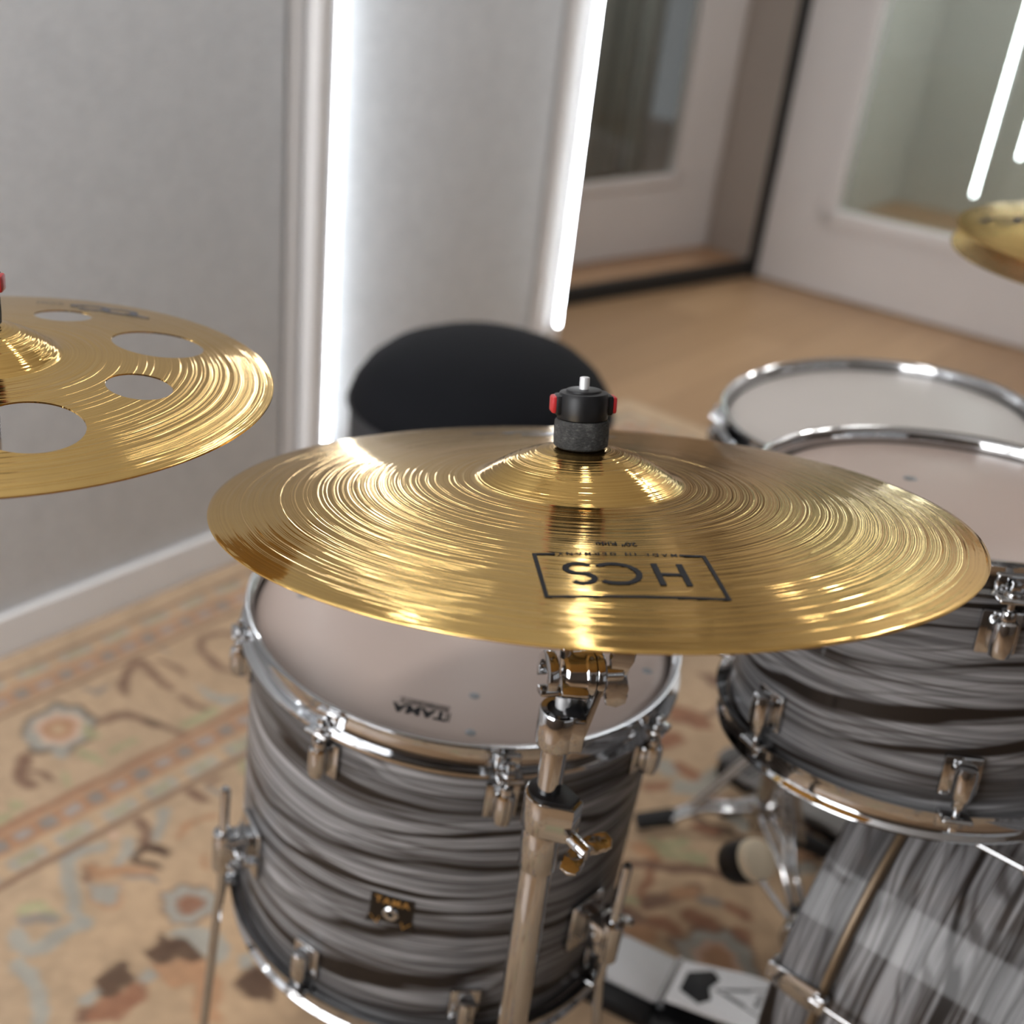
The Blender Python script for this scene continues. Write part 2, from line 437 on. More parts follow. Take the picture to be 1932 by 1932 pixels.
# jamb between the two doors
bm = BM(); j0 = D1(.588, .012); j1 = E0 - E2 * .028
poly_slab(bm, [(j0.x, j0.y), (j1.x, j1.y), (j1.x + .06, j1.y + .05), (j0.x + .10, j0.y + .05)], .0, 2.15)
struct('trim_5', bm, MAT['jamb_paint'])
bm = BM(); d1box(bm, .583, .615, .012, -.06, .04, 2.1, .002); struct('trim_6', bm, MAT['jamb_paint'])
bm = BM(); d2box(bm, -.034, .001, .012, -.05, .0, 2.1, .002); d2box(bm, -.012, .004, .012, 0, .37, .47, .003); struct('trim_7', bm, MAT['seal'])
# outer door leaf
d2 = bpy.data.objects.new('door_2', None); link(d2); tag(d2, kind='structure')
hl0, hl1, hz0, hz1 = .236, .90, .288, 1.95
bm = BM(); d2box(bm, .0, 1.12, 0, -.045, .008, hz0, .003); d2box(bm, .0, 1.12, 0, -.045, hz1, 2.1, .003)
d2box(bm, .0, hl0, 0, -.045, hz0, hz1, .003); d2box(bm, hl1, 1.12, 0, -.045, hz0, hz1, .003)
part('door_leaf', bm, MAT['door_paint'], d2, False)
bm = BM()
for x in (0, 1):
    i, o_ = (.0, .012) if x else (.014, .006)
    d2box(bm, hl0 - .045 + i, hl0 - i * .2, o_, 0, hz0 - .045 + i, hz1, .004); d2box(bm, hl0 - .045 + i, hl1, o_, 0, hz0 - .045 + i, hz0 - i * .2, .004)
part('glazing_bead', bm, MAT['door_paint'], d2, False)
for k in (-.012, -.034):
    bm = BM(); d2box(bm, hl0, hl1, k, k - .005, hz0, hz1); part('glass_pane', bm, MAT['glass'], d2, False)
led(0, 0, .309, 2.3, 'bright vertical light tube seen behind the glass of the outer door', D2(.474, -.5), NE2, E2, 'light tubes beyond the outer door')
led(0, 0, .454, 2.3, 'second light tube behind the outer door glass, farther from its hinge', D2(.583, -.5), NE2, E2, 'light tubes beyond the outer door')  # added tube in place of the wall tube's reflection in the glass
# walls of the recess, above the doors, and beyond the outer door
bm = BM(); d1box(bm, -1.6, -.95, 0, -.06, 0, CEIL); d1box(bm, -.95, .62, 0, -.06, 2.11, CEIL); struct('wall_recess', bm, MAT['wall_paint'])
bm = BM(); d2box(bm, 1.13, 5.6, 0, -.08, 0, CEIL); d2box(bm, -.03, 1.13, 0, -.08, 2.12, CEIL); struct('wall_right', bm, MAT['wall_paint'])
# dim rooms seen through the panes
bm = BM()
p = [D1(-1.6, -1.3), D1(1.0, -1.3)]
d1box(bm, -1.7, 1.3, -1.25, -1.3, 0, CEIL); d1box(bm, -1.75, -1.7, -.06, -1.3, 0, CEIL)
struct('wall_beyond', bm, MAT['dim_room'])
bm = BM(); d2box(bm, -.2, 2.4, -1.55, -1.6, 0, CEIL); d2box(bm, 2.4, 2.45, -.08, -1.6, 0, CEIL); d2box(bm, -.25, -.2, -.3, -1.6, 0, CEIL)
struct('wall_far', bm, MAT['dim_room'])
bm = BM()
for k in range(16):
    s = -.9 + k * .13; d1box(bm, s, s + .1, -1.0 + .03 * (k % 2), -1.06 + .03 * (k % 2), .05, 2.3, .02)
tag(part('curtain', bm, MAT['curtain']), 'grey pleated curtain behind the glass of the inner door', 'curtain')

# ceiling lamps (above the frame; they are what the metal reflects)
MAT['lamp'] = emit('white ceiling lamp', (1.0, .985, .955), 74.)
MAT['lamp_small'] = emit('small ceiling spot', (1.0, .985, .955), 34.)
MAT['lamp_soft'] = emit('soft ceiling lamp', (1.0, .98, .96), 64.)
MAT['lamp_big'] = emit('ceiling light panel', (.97, .98, 1.0), 19.)
def lamp(x, y, sx, sy, mat, lab, four=True):
    t = thing('ceiling_lamp', lab, 'ceiling lamp', (x, y, CEIL - .03), rotm((0, 0, 1), (A2.x, A2.y, 0)), 'ceiling lamps')
    bm = BM(); box(bm, (sx + .04, sy + .04, .03), T(0, 0, .015), .004); part('housing', bm, MAT['white_paint'], t)
    for i in (-1, 1):
        for j in (-1, 1):
            bm = BM(); box(bm, (sx * .47, sy * .47, .006), T(i * sx * .25, j * sy * .25, -.002)); part('diffuser', bm, mat, t)
lamp(.42, 2.05, .13, .13, MAT['lamp_small'], 'small square ceiling lamp above the round black seat')
lamp(1.75, 2.95, .15, .15, MAT['lamp_small'], 'small square ceiling lamp above the glazed outer door')
lamp(-.75, 1.0, .26, .26, MAT['lamp'], 'small square ceiling lamp near the wide grey panel')
lamp(2.25, 3.05, .22, .22, MAT['lamp'], 'small square ceiling lamp close to the outer door leaf')
lamp(2.0, 2.5, .20, .20, MAT['lamp_small'], 'small square ceiling lamp by the plain wall')
MAT['pane_back'] = emit('overcast daylight', (.985, .99, 1.0), 9.)  # glow of the added, unseen fill panes
MAT['pane_near'] = emit('overcast daylight dim', (.97, .98, 1.0), .40)
def window(k, s0, s1, n0, n1, z0, z1, mat):  # unseen glowing panes shaped as windows, added for fill light
    w_ = bpy.data.objects.new('window_%d' % k, None); link(w_); tag(w_, kind='structure')
    bm = BM(); wbox(bm, s0, s1, n0, n1, z0, z1); part('window_pane', bm, mat, w_, False)
    along = abs(s1 - s0) > abs(n1 - n0); e = .035
    for a, b in ((0, .03), (.485, .515), (.97, 1)):
        bm = BM()
        if along: wbox(bm, s0 + (s1 - s0) * a, s0 + (s1 - s0) * b, n0 - e, n0 + .01, z0, z1)
        else: wbox(bm, s1 - .01, s1 + e, n0 + (n1 - n0) * a, n0 + (n1 - n0) * b, z0, z1)
        part('window_frame', bm, MAT['white_paint'], w_, False)
window(1, -2.9, -2.885, .12, 1.75, .75, 2.35, MAT['pane_back'])
window(2, -2.5, .6, 4.785, 4.8, .9, 2.3, MAT['pane_near'])
p = D1(.1, -.6); lamp(p.x, p.y, .4, .4, MAT['lamp_soft'], 'ceiling lamp of the room behind the inner door')  # unseen lamps added to brighten the rooms behind both doors
p = D2(1.0, -.8); lamp(p.x, p.y, .5, .5, MAT['lamp_soft'], 'ceiling lamp of the room behind the outer door')

# ------------------------------------------------------------------ carpet (pattern woven into its colours)
PAL = dict(k=(.075, .036, .018), n=(.185, .10, .062), q=(.27, .118, .062), o=(.41, .22, .115), p=(.55, .36, .26), r=(.56, .41, .31),
           b=(.335, .315, .27), g=(.36, .33, .185), v=(.25, .215, .185), t=(.50, .345, .21))
OPS = [('d','k',[-.275,.251],.062),('d','b',[-.275,.251],.056),('d','r',[-.275,.251],.043),('d','p',[-.275,.251],.036),('d','o',[-.275,.251],.027),('d','t',[-.275,.251],.012),('p','b',[[-.308,.286],[-.295,.288],[-.295,.31],[-.314,.32],[-.317,.305]]),('p','g',[[-.285,.31],[-.268,.324],[-.263,.371],[-.273,.371],[-.284,.341]]),('p','g',[[-.234,.253],[-.232,.291],[-.228,.317],[-.257,.306]]),('p','b',[[-.333,.23],[-.309,.236],[-.316,.262],[-.333,.256]]),('s','n',.022,[[-.208,.279],[-.185,.28],[-.167,.294],[-.16,.324],[-.154,.343]]),('s','n',.01,[[-.155,.337],[-.141,.363],[-.128,.392]]),('s','k',.02,[[-.155,.328],[-.151,.346]]),('p','n',[[-.078,.162],[-.069,.174],[-.103,.204],[-.134,.224],[-.144,.256],[-.148,.233],[-.146,.209],[-.114,.19]]),('s','n',.018,[[-.074,.181],[-.073,.219],[-.077,.257],[-.077,.277]]),('s','n',.012,[[-.045,.199],[-.036,.233],[-.027,.262]]),('s','v',.012,[[-.189,.189],[-.178,.207],[-.159,.203]]),('s','n',.018,[[.115,.22],[.094,.198],[.065,.191],[.044,.202],[.033,.237],[.027,.269],[.04,.307],[.056,.341]]),('p','b',[[-.035,.296],[-.025,.325],[-.02,.354],[.005,.375],[-.017,.381],[-.039,.367],[-.039,.333]]),('p','g',[[-.124,.363],[-.085,.363],[-.05,.363],[-.048,.379],[-.085,.386],[-.122,.379]]),('s','n',.012,[[-.079,.305],[-.074,.333],[-.067,.358]]),('s','n',.024,[[-.35,.277],[-.371,.297],[-.386,.323],[-.382,.346]]),('s','n',.012,[[-.362,.314],[-.354,.337],[-.355,.352]]),('s','g',.014,[[-.242,.355],[-.224,.347],[-.203,.352]]),('s','g',.012,[[-.334,.354],[-.342,.379]]),('s','v',.01,[[-.015,.17],[-.011,.184]]),('s','b',.022,[[-.369,.52],[-.395,.509],[-.417,.508],[-.436,.54],[-.45,.568],[-.463,.599],[-.462,.625]]),('s','b',.026,[[-.464,.627],[-.489,.627],[-.517,.621],[-.545,.624],[-.55,.608],[-.541,.585]]),('s','b',.026,[[-.567,.637],[-.562,.661],[-.57,.69],[-.59,.721]]),('s','k',.016,[[-.304,.589],[-.307,.573],[-.319,.562],[-.338,.568],[-.345,.583],[-.333,.602]]),('p','k',[[-.312,.562],[-.298,.577],[-.305,.592],[-.318,.574]]),('s','n',.02,[[-.297,.515],[-.299,.532],[-.316,.551]]),('s','b',.018,[[-.253,.521],[-.274,.542],[-.298,.555]]),('s','b',.02,[[-.333,.536],[-.345,.555],[-.372,.567]]),('s','n',.016,[[-.418,.562],[-.407,.548],[-.396,.547]]),('s','o',.02,[[-.403,.551],[-.397,.57],[-.373,.583],[-.353,.604]]),('s','v',.008,[[-.379,.592],[-.357,.61],[-.35,.63]]),('p','p',[[-.345,.504],[-.334,.513],[-.345,.526],[-.351,.517]]),('p','o',[[-.423,.565],[-.388,.598],[-.414,.628],[-.429,.623],[-.44,.599]]),('p','b',[[-.422,.569],[-.391,.599],[-.413,.619],[-.424,.618],[-.435,.597]]),('d','n',[-.336,.691],.04),('d','b',[-.336,.691],.036),('d','q',[-.336,.691],.022),('p','b',[[-.391,.717],[-.37,.719],[-.353,.732],[-.339,.767],[-.358,.796],[-.377,.791],[-.377,.762],[-.381,.734]]),('p','o',[[-.438,.744],[-.402,.754],[-.382,.781],[-.378,.813],[-.417,.872],[-.445,.848],[-.431,.823],[-.41,.8],[-.431,.793],[-.439,.772]]),('p','k',[[-.434,.716],[-.418,.718],[-.392,.706],[-.392,.722],[-.38,.732],[-.377,.762],[-.381,.782],[-.394,.773],[-.405,.752],[-.429,.749]]),('p','q',[[-.47,.759],[-.453,.765],[-.47,.787],[-.512,.791],[-.553,.756],[-.536,.749],[-.513,.75],[-.485,.76]]),('p','k',[[-.508,.716],[-.485,.713],[-.467,.711],[-.458,.719],[-.462,.741],[-.459,.755],[-.482,.755],[-.493,.759],[-.517,.749]]),('p','b',[[-.461,.756],[-.44,.749],[-.437,.766],[-.456,.769]]),('p','b',[[-.534,.719],[-.509,.724],[-.512,.742],[-.531,.746],[-.539,.736]]),('p','k',[[-.374,.828],[-.337,.825],[-.327,.854],[-.352,.885],[-.375,.863],[-.38,.839]]),('p','b',[[-.345,.803],[-.327,.813],[-.339,.827],[-.356,.823]]),('p','n',[[-.542,.739],[-.528,.754],[-.545,.762],[-.555,.754]]),('s','g',.02,[[-.511,.558],[-.492,.558],[-.488,.59]]),('s','v',.02,[[-.518,.574],[-.498,.582],[-.492,.596]]),('s','o',.01,[[-.269,.583],[-.255,.565],[-.23,.568],[-.209,.578]]),('s','o',.01,[[-.264,.63],[-.277,.648]]),('p','n',[[-.217,.509],[-.196,.506],[-.189,.524],[-.187,.542],[-.202,.537]]),('s','v',.012,[[-.175,.523],[-.165,.548]]),('s','n',.012,[[-.171,.515],[-.149,.513]]),('p','g',[[-.093,.492],[-.083,.5],[-.116,.541],[-.116,.52]]),('p','g',[[-.429,.354],[-.41,.37],[-.425,.388],[-.436,.375]]),('p','g',[[-.451,.366],[-.433,.389],[-.449,.394],[-.464,.389]]),('p','b',[[.421,.932],[.434,.952],[.411,.976],[.391,.964],[.391,.944]]),('p','b',[[.403,.978],[.422,1.008],[.391,1.014],[.369,.995]]),('s','q',.03,[[.432,.965],[.432,.988]]),('s','q',.02,[[.345,.961],[.373,.976]]),('s','q',.022,[[.336,1.063],[.345,1.084]]),('s','g',.03,[[.248,1.042],[.262,1.078],[.274,1.101]]),('s','g',.02,[[.271,1.053],[.295,1.066]]),('s','n',.02,[[.195,1.045],[.218,1.076],[.247,1.108],[.281,1.142]]),('s','o',.03,[[.231,1.036],[.234,1.047]]),('s','o',.03,[[.394,1.198],[.411,1.208]]),('s','n',.03,[[.152,1.103],[.187,1.122],[.22,1.135]]),('s','q',.03,[[.126,1.134],[.133,1.151]]),('s','q',.03,[[.17,1.158],[.179,1.176]]),('s','q',.025,[[.23,1.187],[.231,1.199]]),('s','q',.03,[[.195,1.214],[.198,1.226]]),('s','o',.03,[[.196,1.122],[.212,1.136]]),('s','o',.03,[[.09,1.114],[.1,1.139]]),('s','v',.02,[[.211,1.156],[.221,1.169]]),('d','n',[.138,1.219],.056),('d','b',[.138,1.219],.05),('d','p',[.138,1.219],.03),('d','o',[.138,1.219],.02),('s','b',.03,[[.394,1.074],[.399,1.095],[.394,1.108]]),('s','b',.02,[[.365,1.209],[.388,1.221]]),('s','q',.04,[[.448,.904],[.484,.924]])]
S0, S1, R0, R1, ST = -1.15, 1.62, .016, 2.35, .0062
ns, nr = int((S1 - S0) / ST) + 1, int((R1 - R0) / ST) + 1
ss = np.linspace(S0, S1, ns); rr = np.linspace(R0, R1, nr)
GS, GR = np.meshgrid(ss, rr, indexing='ij')
rs = np.random.default_rng(3)
def smooth_noise(cell, seed):
    q = np.random.default_rng(seed); a_, b_ = int((S1 - S0) / cell) + 3, int((R1 - R0) / cell) + 3
    g = q.random((a_, b_)); x = (GS - S0) / cell; y = (GR - R0) / cell
    i, j = x.astype(int), y.astype(int); fx, fy = x - i, y - j; fx = fx * fx * (3 - 2 * fx); fy = fy * fy * (3 - 2 * fy)
    return g[i, j] * (1 - fx) * (1 - fy) + g[i + 1, j] * fx * (1 - fy) + g[i, j + 1] * (1 - fx) * fy + g[i + 1, j + 1] * fx * fy
jx = (smooth_noise(.035, 1) - .5) * .012 + (smooth_noise(.013, 21) - .5) * .006; jy = (smooth_noise(.035, 2) - .5) * .012 + (smooth_noise(.013, 22) - .5) * .006
WEAR = .88 + .12 * smooth_noise(.018, 31)
PS, PR = GS + jx, GR + jy
COL = np.empty((ns, nr, 3)); COL[:] = (.455, .315, .195)
ab = smooth_noise(.22, 5)[..., None]; COL = COL * (.9 + .2 * ab) + np.array((.03, .0, -.02)) * (smooth_noise(.4, 6)[..., None] - .5)
def blend(mask, c):
    global COL
    m = np.clip(mask, 0, 1)[..., None]; COL = COL * (1 - m) + np.array(PAL[c] if isinstance(c, str) else c) * m
AAW = .005
def sd_seg(x, y, p, q):
    dx, dy = q[0] - p[0], q[1] - p[1]; L = dx * dx + dy * dy + 1e-12
    t = np.clip(((x - p[0]) * dx + (y - p[1]) * dy) / L, 0, 1)
    return np.hypot(x - p[0] - t * dx, y - p[1] - t * dy)
def region(pts, pad):
    a = np.array(pts); lo, hi = a.min(0) - pad, a.max(0) + pad
    i0, i1 = np.searchsorted(ss, lo[0]), np.searchsorted(ss, hi[0]); j0, j1 = np.searchsorted(rr, lo[1]), np.searchsorted(rr, hi[1])
    return slice(i0, i1), slice(j0, j1)
def paint(op):
    kind = op[0]
    pts = op[2] if kind == 'p' else op[3] if kind == 's' else [op[2]]
    w = op[3] if kind == 'd' else (op[2] if kind == 's' else 0)
    sl = region(pts, w + .03); x, y = PS[sl], PR[sl]
    if x.size == 0: return
    if kind == 'd': d = np.hypot(x - pts[0][0], y - pts[0][1]) * (1 + .07 * np.cos(8 * np.arctan2(y - pts[0][1], x - pts[0][0]))) - w
    else:
        d = np.full(x.shape, 9.)
        seq = list(zip(pts, pts[1:] + ([pts[0]] if kind == 'p' else [])))
        for p, q in seq: d = np.minimum(d, sd_seg(x, y, p, q))
        if kind == 's': d = d - w * .44
        else:
            ins = np.zeros(x.shape, bool)
            for p, q in seq:
                c = (p[1] > y) != (q[1] > y)
                ins ^= c & (x < (q[0] - p[0]) * (y - p[1]) / ((q[1] - p[1]) or 1e-9) + p[0])
            d = np.where(ins, -d, d)
    m = (np.clip(.5 - d / AAW, 0, 1) * WEAR[sl])[..., None]
    COL[sl] = COL[sl] * (1 - m) + np.array(PAL[op[1]]) * m
# a scatter of small motifs where nothing is traced
q = random.Random(11)
def scatter(s0, s1, n0, n1, cnt):
    for _ in range(cnt):
        s, n = q.uniform(s0, s1), q.uniform(n0, n1); r = q.random()
        c = q.choice('nbgovqbnk')
        if r < .12: [paint(('d', cc, (s, n), rad)) for rad, cc in ((.05, 'n'), (.044, 'b'), (.028, 'p'), (.018, 'q'))]
        elif r < .6:
            pts = [[s, n]]; an = q.uniform(0, 6.28)
            for _k in range(5): an += q.uniform(-.8, .8); pts.append([pts[-1][0] + .028 * math.cos(an), pts[-1][1] + .028 * math.sin(an)])
            paint(('s', c, q.uniform(.009, .02), pts))
        else:
            an = q.uniform(0, 6.28); l, w = q.uniform(.03, .06), q.uniform(.012, .026); ca, sa = math.cos(an), math.sin(an)
            paint(('p', c, [[s + ca * u - sa * v_, n + sa * u + ca * v_] for u, v_ in ((-l, 0), (-l * .3, w), (l * .5, w * .8), (l, 0), (l * .4, -w), (-l * .4, -w * .7))]))
scatter(.62, 1.1, .52, 1.6, 60); scatter(.05, .6, .52, .72, 10); scatter(-.1, .6, .9, 2.2, 50); scatter(-1.1, -.6, .52, 2.2, 60)
scatter(.18, 1.2, .19, .38, 22); scatter(-1.1, -.5, .19, .38, 14)
for op in OPS: paint(op)
# border bands: distance from the nearer edge
BS, BN = GS + (PS - GS) * .35, GR + (PR - GR) * .35; dS = S1 - BS; e = np.minimum(BN, dS); along = np.where(BN < dS, BS, BN)
def band(a, b): return np.clip(np.minimum(e - a, b - e) / AAW + .5, 0, 1)
def dash(per, off, duty): f = np.abs(((along - off) / per + .5) % 1 - .5) * per; return np.clip((duty * per / 2 - f) / AAW + .5, 0, 1)
blend(band(-.1, .064), (.46, .325, .205))
blend(band(.062, .170), (.47, .325, .20)); blend(band(.394, .502), (.47, .325, .20))
for lo, hi, c in ((.064, .072, 'n'), (.1, .105, 'o'), (.160, .168, 'n'), (.394, .404, 'q'), (.492, .501, 'n')): blend(band(lo, hi), c)
blend(.8 * band(.077, .097) * dash(.0862, -.229, .70), 'b'); blend(band(.083, .090) * dash(.0862, -.229, .35), 'g')
blend(band(.111, .150), (.39, .215, .12)); blend(band(.118, .143) * dash(.086, -.276, .3), 'v'); blend(band(.122, .140) * dash(.086, -.233, .34), (.33, .28, .25))
blend(band(.409, .449), (.40, .21, .112)); blend(band(.417, .442) * dash(.0825, -.484, .32), 'v'); blend(band(.420, .438) * dash(.0825, -.443, .34), (.33, .29, .26))
blend(.85 * band(.462, .487) * dash(.077, -.462, .74), 'b'); blend(band(.470, .479) * dash(.077, -.462, .4), 'g')
COL *= (.90 + .20 * smooth_noise(.012, 9)[..., None]) * (.94 + .12 * smooth_noise(.05, 10)[..., None])
pz = .007 + .0006 * smooth_noise(.012, 12)
base = np.stack([W0.x + A2.x * GS + N2.x * GR, W0.y + A2.y * GS + N2.y * GR, pz], -1).reshape(-1, 3)
idx = np.arange(ns * nr).reshape(ns, nr)
quads = np.stack([idx[:-1, :-1], idx[:-1, 1:], idx[1:, 1:], idx[1:, :-1]], -1).reshape(-1, 4)
rim = np.concatenate([idx[:, 0], idx[-1, 1:], idx[-2::-1, -1], idx[0, -2:0:-1]])
low = base[rim].copy(); low[:, 2] = .0005
nb = len(base); k2 = np.arange(len(rim)); nx = np.roll(k2, -1)
sides = np.stack([rim, rim[nx], nb + nx, nb + k2], -1)
allv = np.concatenate([base, low]); allq = np.concatenate([quads, sides])
me = bpy.data.meshes.new('patterned_carpet')
me.vertices.add(len(allv)); me.vertices.foreach_set('co', allv.astype(np.float32).ravel())
me.loops.add(allq.size); me.loops.foreach_set('vertex_index', allq.astype(np.int32).ravel())
me.polygons.add(len(allq)); me.polygons.foreach_set('loop_start', (np.arange(len(allq)) * 4).astype(np.int32))
me.update(calc_edges=True); me.validate()
ca = me.color_attributes.new('woven', 'FLOAT_COLOR', 'POINT')
cc = np.concatenate([COL.reshape(-1, 3), COL.reshape(-1, 3)[rim]]); ca.data.foreach_set('color', np.concatenate([cc, np.ones((len(cc), 1))], 1).astype(np.float32).ravel())
n = NT('woven wool'); at = n.n('ShaderNodeAttribute', attribute_name='woven'); pile = n.noise(n.obj(), 900, 2, .6)
me.materials.append(n.done(n.bsdf(Base_Color=at.outputs['Color'], Roughness=.95, Sheen_Weight=.15, Normal=n.bump(pile, .5, .002))))
rug = bpy.data.objects.new('patterned_carpet', me); link(rug)
tag(rug, 'tan oriental carpet with striped floral border under the drums', 'carpet')
# ------------------------------------------------------------------ drums
def hoop_bm(R, up=1, ears=(), h=.028):
    """pressed triple flanged hoop, lip at z=0, skirt below (mirrored when up=-1)"""
    bm = BM(); t = .0023
    o = [(R + .013, -h), (R + .0125, -h + .003), (R + .0045, -h + .0055), (R + .003, -h + .010), (R + .003, -.006), (R + .004, -.0025), (R + .008, -.0002)]
    i = [(R + .0085, .0016), (R + .003, .0006), (R + .0008, -.003), (R + .0006, -h + .009), (R + .003, -h + .0035), (R + .0115, -h + .001)]
    lathe(bm, [(r, z * up) for r, z in o + i], 160, None, loop=True)
    for a in ears:
        M = RZ(a) @ T(R + .011, 0, (-h + .002) * up)
        box(bm, (.020, .024, .0045), M, .0018); box(bm, (.004, .022, .016), M @ T(-.0075, 0, .008 * up), .0015)
    return bm

def lug_bm(L=.052, flare=1.0):
    """casing on the shell: x outward from the shell face, z along the shell, top end at z=0"""
    bm = BM()
    box(bm, (.005, .030 * flare, L + .006), T(.0025, 0, -L / 2), .002)
    prof = [(0, 0), (.0065, 0), (.0082, -.0015), (.0090 * flare, -.006), (.0090 * flare, -L + .008), (.0075, -L + .001), (.005, -L), (0, -L)]
    lathe(bm, prof, 24, T(.013, 0, 0))
    box(bm, (.014, .017 * flare, L - .006), T(.007, 0, -L / 2), .003)
    return bm

def rod_bm(top, bot, x):
    bm = BM(); cyl(bm, (x, 0, bot), (x, 0, top), .0028, seg=14)
    s = 1 if top > bot else -1
    cyl(bm, (x, 0, top - .001 * s), (x, 0, top + .0035 * s), .0068, seg=20, bev=.0008); box(bm, (.0062, .0062, .008), T(x, 0, top + .0075 * s), .0008)
    cyl(bm, (x, 0, bot), (x, 0, bot + .012 * s), .0062, .0055, seg=20, bev=.0008)
    return bm

def shell_bm(R, z0, z1, th=.006, seg=160):
    bm = BM(); uv = bm.loops.layers.uv.new('UVMap')
    prof = [(R, z1), (R, z0), (R - th, z0), (R - th, z1)]
    rings = [[bm.verts.new((r * math.cos(2 * PI * k / seg), r * math.sin(2 * PI * k / seg), z)) for k in range(seg)] for r, z in prof]
    vs = [z1, z0, z0 - .02, z1 + .5]
    for q in range(4):
        a, b = rings[q], rings[(q + 1) % 4]
        for k in range(seg):
            j = (k + 1) % seg
            f = bm.faces.new((a[k], b[k], b[j], a[j]))
            u0, u1 = 2 * PI * R * k / seg, 2 * PI * R * (k + 1) / seg
            va, vb = vs[q], vs[(q + 1) % 4] if q < 3 else vs[0]
            for lp, (u, v) in zip(f.loops, ((u0, va), (u0, vb), (u1, vb), (u1, va))): lp[uv].uv = (u, v)
    return bm

def head_bm(R, z, up=1):
    bm = BM()
    p = [(0, 0), (R * .5, 0), (R - .012, 0), (R - .006, -.0008), (R - .001, -.004), (R + .0012, -.008), (R + .0012, -.0085), (R - .0015, -.0082), (R - .007, -.0018), (R - .013, -.0006), (R * .5, -.0006), (0, -.0006)]
    return lathe(bm, [(r, z + zz * up) for r, zz in p], 128)

def drum(name, label, loc, nrm, R, depth, azs_top, azs_bot, shell_mat, head_mat, cat='drum', lugL=.031, skip_bot=False):
    t = thing(name, label, cat, loc, rotm(nrm))
    ht = part('hoop', hoop_bm(R, 1, azs_top), MAT['chrome'], t, angle=50)
    part('hoop', (lambda b: (bmesh.ops.translate(b, verts=b.verts, vec=(0, 0, -depth)), b)[1])(hoop_bm(R, -1, azs_bot)), MAT['chrome'], t, angle=50)
    part('shell', shell_bm(R, -depth + .016, -.016), shell_mat, t)
    part('batter_head', head_bm(R, -.011), MAT[head_mat], t, label='pale drum head')
    part('resonant_head', head_bm(R, -depth + .011, -1), MAT['head'], t, label='clear bottom head')
    first = None
    for up, azs in ((1, azs_top), (-1, azs_bot)):
        proto = None
        for a in azs:
            Mx = RZ(a) @ T(R - .0005, 0, -.044 if up > 0 else -depth + .044) @ (Matrix.Identity(4) if up > 0 else RX(PI))
            if proto is None:
                proto = part('lug', lug_bm(lugL), MAT['chrome'], t); proto.matrix_local = Mx
                rd = part('tension_rod', rod_bm(.020, -.004, .0125), MAT['chrome'], proto)
            else:
                c = proto.copy(); C.objects.link(c); c.parent = t; c.matrix_local = Mx
                d = rd.copy(); C.objects.link(d); d.parent = c
    return t

def rad(*a): return [math.radians(x) for x in a]

# --- text and stroke lettering -------------------------------------------------
_txt = {}
def text_tris(s, size, bold=0.0, spacing=1.0):
    cu = bpy.data.curves.new('t', 'FONT'); cu.body = s; cu.size = size; cu.align_x = 'CENTER'; cu.align_y = 'CENTER'; cu.space_character = spacing; cu.offset = bold
    o = bpy.data.objects.new('t', cu); C.objects.link(o); bpy.context.view_layer.update()
    me = bpy.data.meshes.new_from_object(o.evaluated_get(bpy.context.evaluated_depsgraph_get()))
    vs = [(v.co.x, v.co.y) for v in me.vertices]; fs = [tuple(p.vertices) for p in me.polygons]
    bpy.data.objects.remove(o); bpy.data.curves.remove(cu); bpy.data.meshes.remove(me)
    return vs, fs
def strokes_quads(lines, w, step=.004):
    vs, fs = [], []
    for ln in lines:
        ww = w
        if isinstance(ln, tuple): ww, ln = ln
        pts = []
        for p, q in zip(ln[:-1], ln[1:]):
            L = math.hypot(q[0] - p[0], q[1] - p[1]); m = max(1, int(L / step))
            pts += [(p[0] + (q[0] - p[0]) * k / m, p[1] + (q[1] - p[1]) * k / m) for k in range(m)]
        pts.append(ln[-1]); n = len(pts); b0 = len(vs)
        for i, p in enumerate(pts):
            a, b = pts[max(0, i - 1)], pts[min(n - 1, i + 1)]; dx, dy = b[0] - a[0], b[1] - a[1]; L = math.hypot(dx, dy) or 1
            if 0 < i < n - 1:   # mitre
                d1 = (p[0] - a[0], p[1] - a[1]); d2 = (b[0] - p[0], b[1] - p[1]); l1 = math.hypot(*d1); l2 = math.hypot(*d2)
                c = max(.35, math.sqrt(max(0, (1 + (d1[0] * d2[0] + d1[1] * d2[1]) / (l1 * l2)) / 2)))
                tx, ty = d1[0] / l1 + d2[0] / l2, d1[1] / l1 + d2[1] / l2; L = math.hypot(tx, ty); dx, dy = tx, ty
            else: c = 1
            nx, ny = -dy / L * ww / 2 / c, dx / L * ww / 2 / c
            vs += [(p[0] + nx, p[1] + ny), (p[0] - nx, p[1] - ny)]
        for i in range(n - 1): k = b0 + 2 * i; fs.append((k, k + 1, k + 3, k + 2))
    return vs, fs
def arc(cx, cy, rx, ry, a0, a1, n=28):
    return [(cx + rx * math.cos(math.radians(a0 + (a1 - a0) * k / n)), cy + ry * math.sin(math.radians(a0 + (a1 - a0) * k / n))) for k in range(n + 1)]
def lay(bm, vf, fn):
    vs, fs = vf; bv = [bm.verts.new(fn(x, y)) for x, y in vs]
    for f in fs:
        try: bm.faces.new([bv[k] for k in f])
        except ValueError: pass

# --- floor tom ------------------------------------------------------------------
FT = V((.134, .9985, -.6507 + H)); FTn = V((.041, .0135, 1)); FR = .2035; FD = .372
az8 = rad(*[187 + 45 * k for k in range(8)])
ft = drum('floor_tom', 'large grey driftwood floor tom drum standing on legs under the ride cymbal', FT, FTn, FR, FD, az8, az8, MAT['wrap'], 'head')
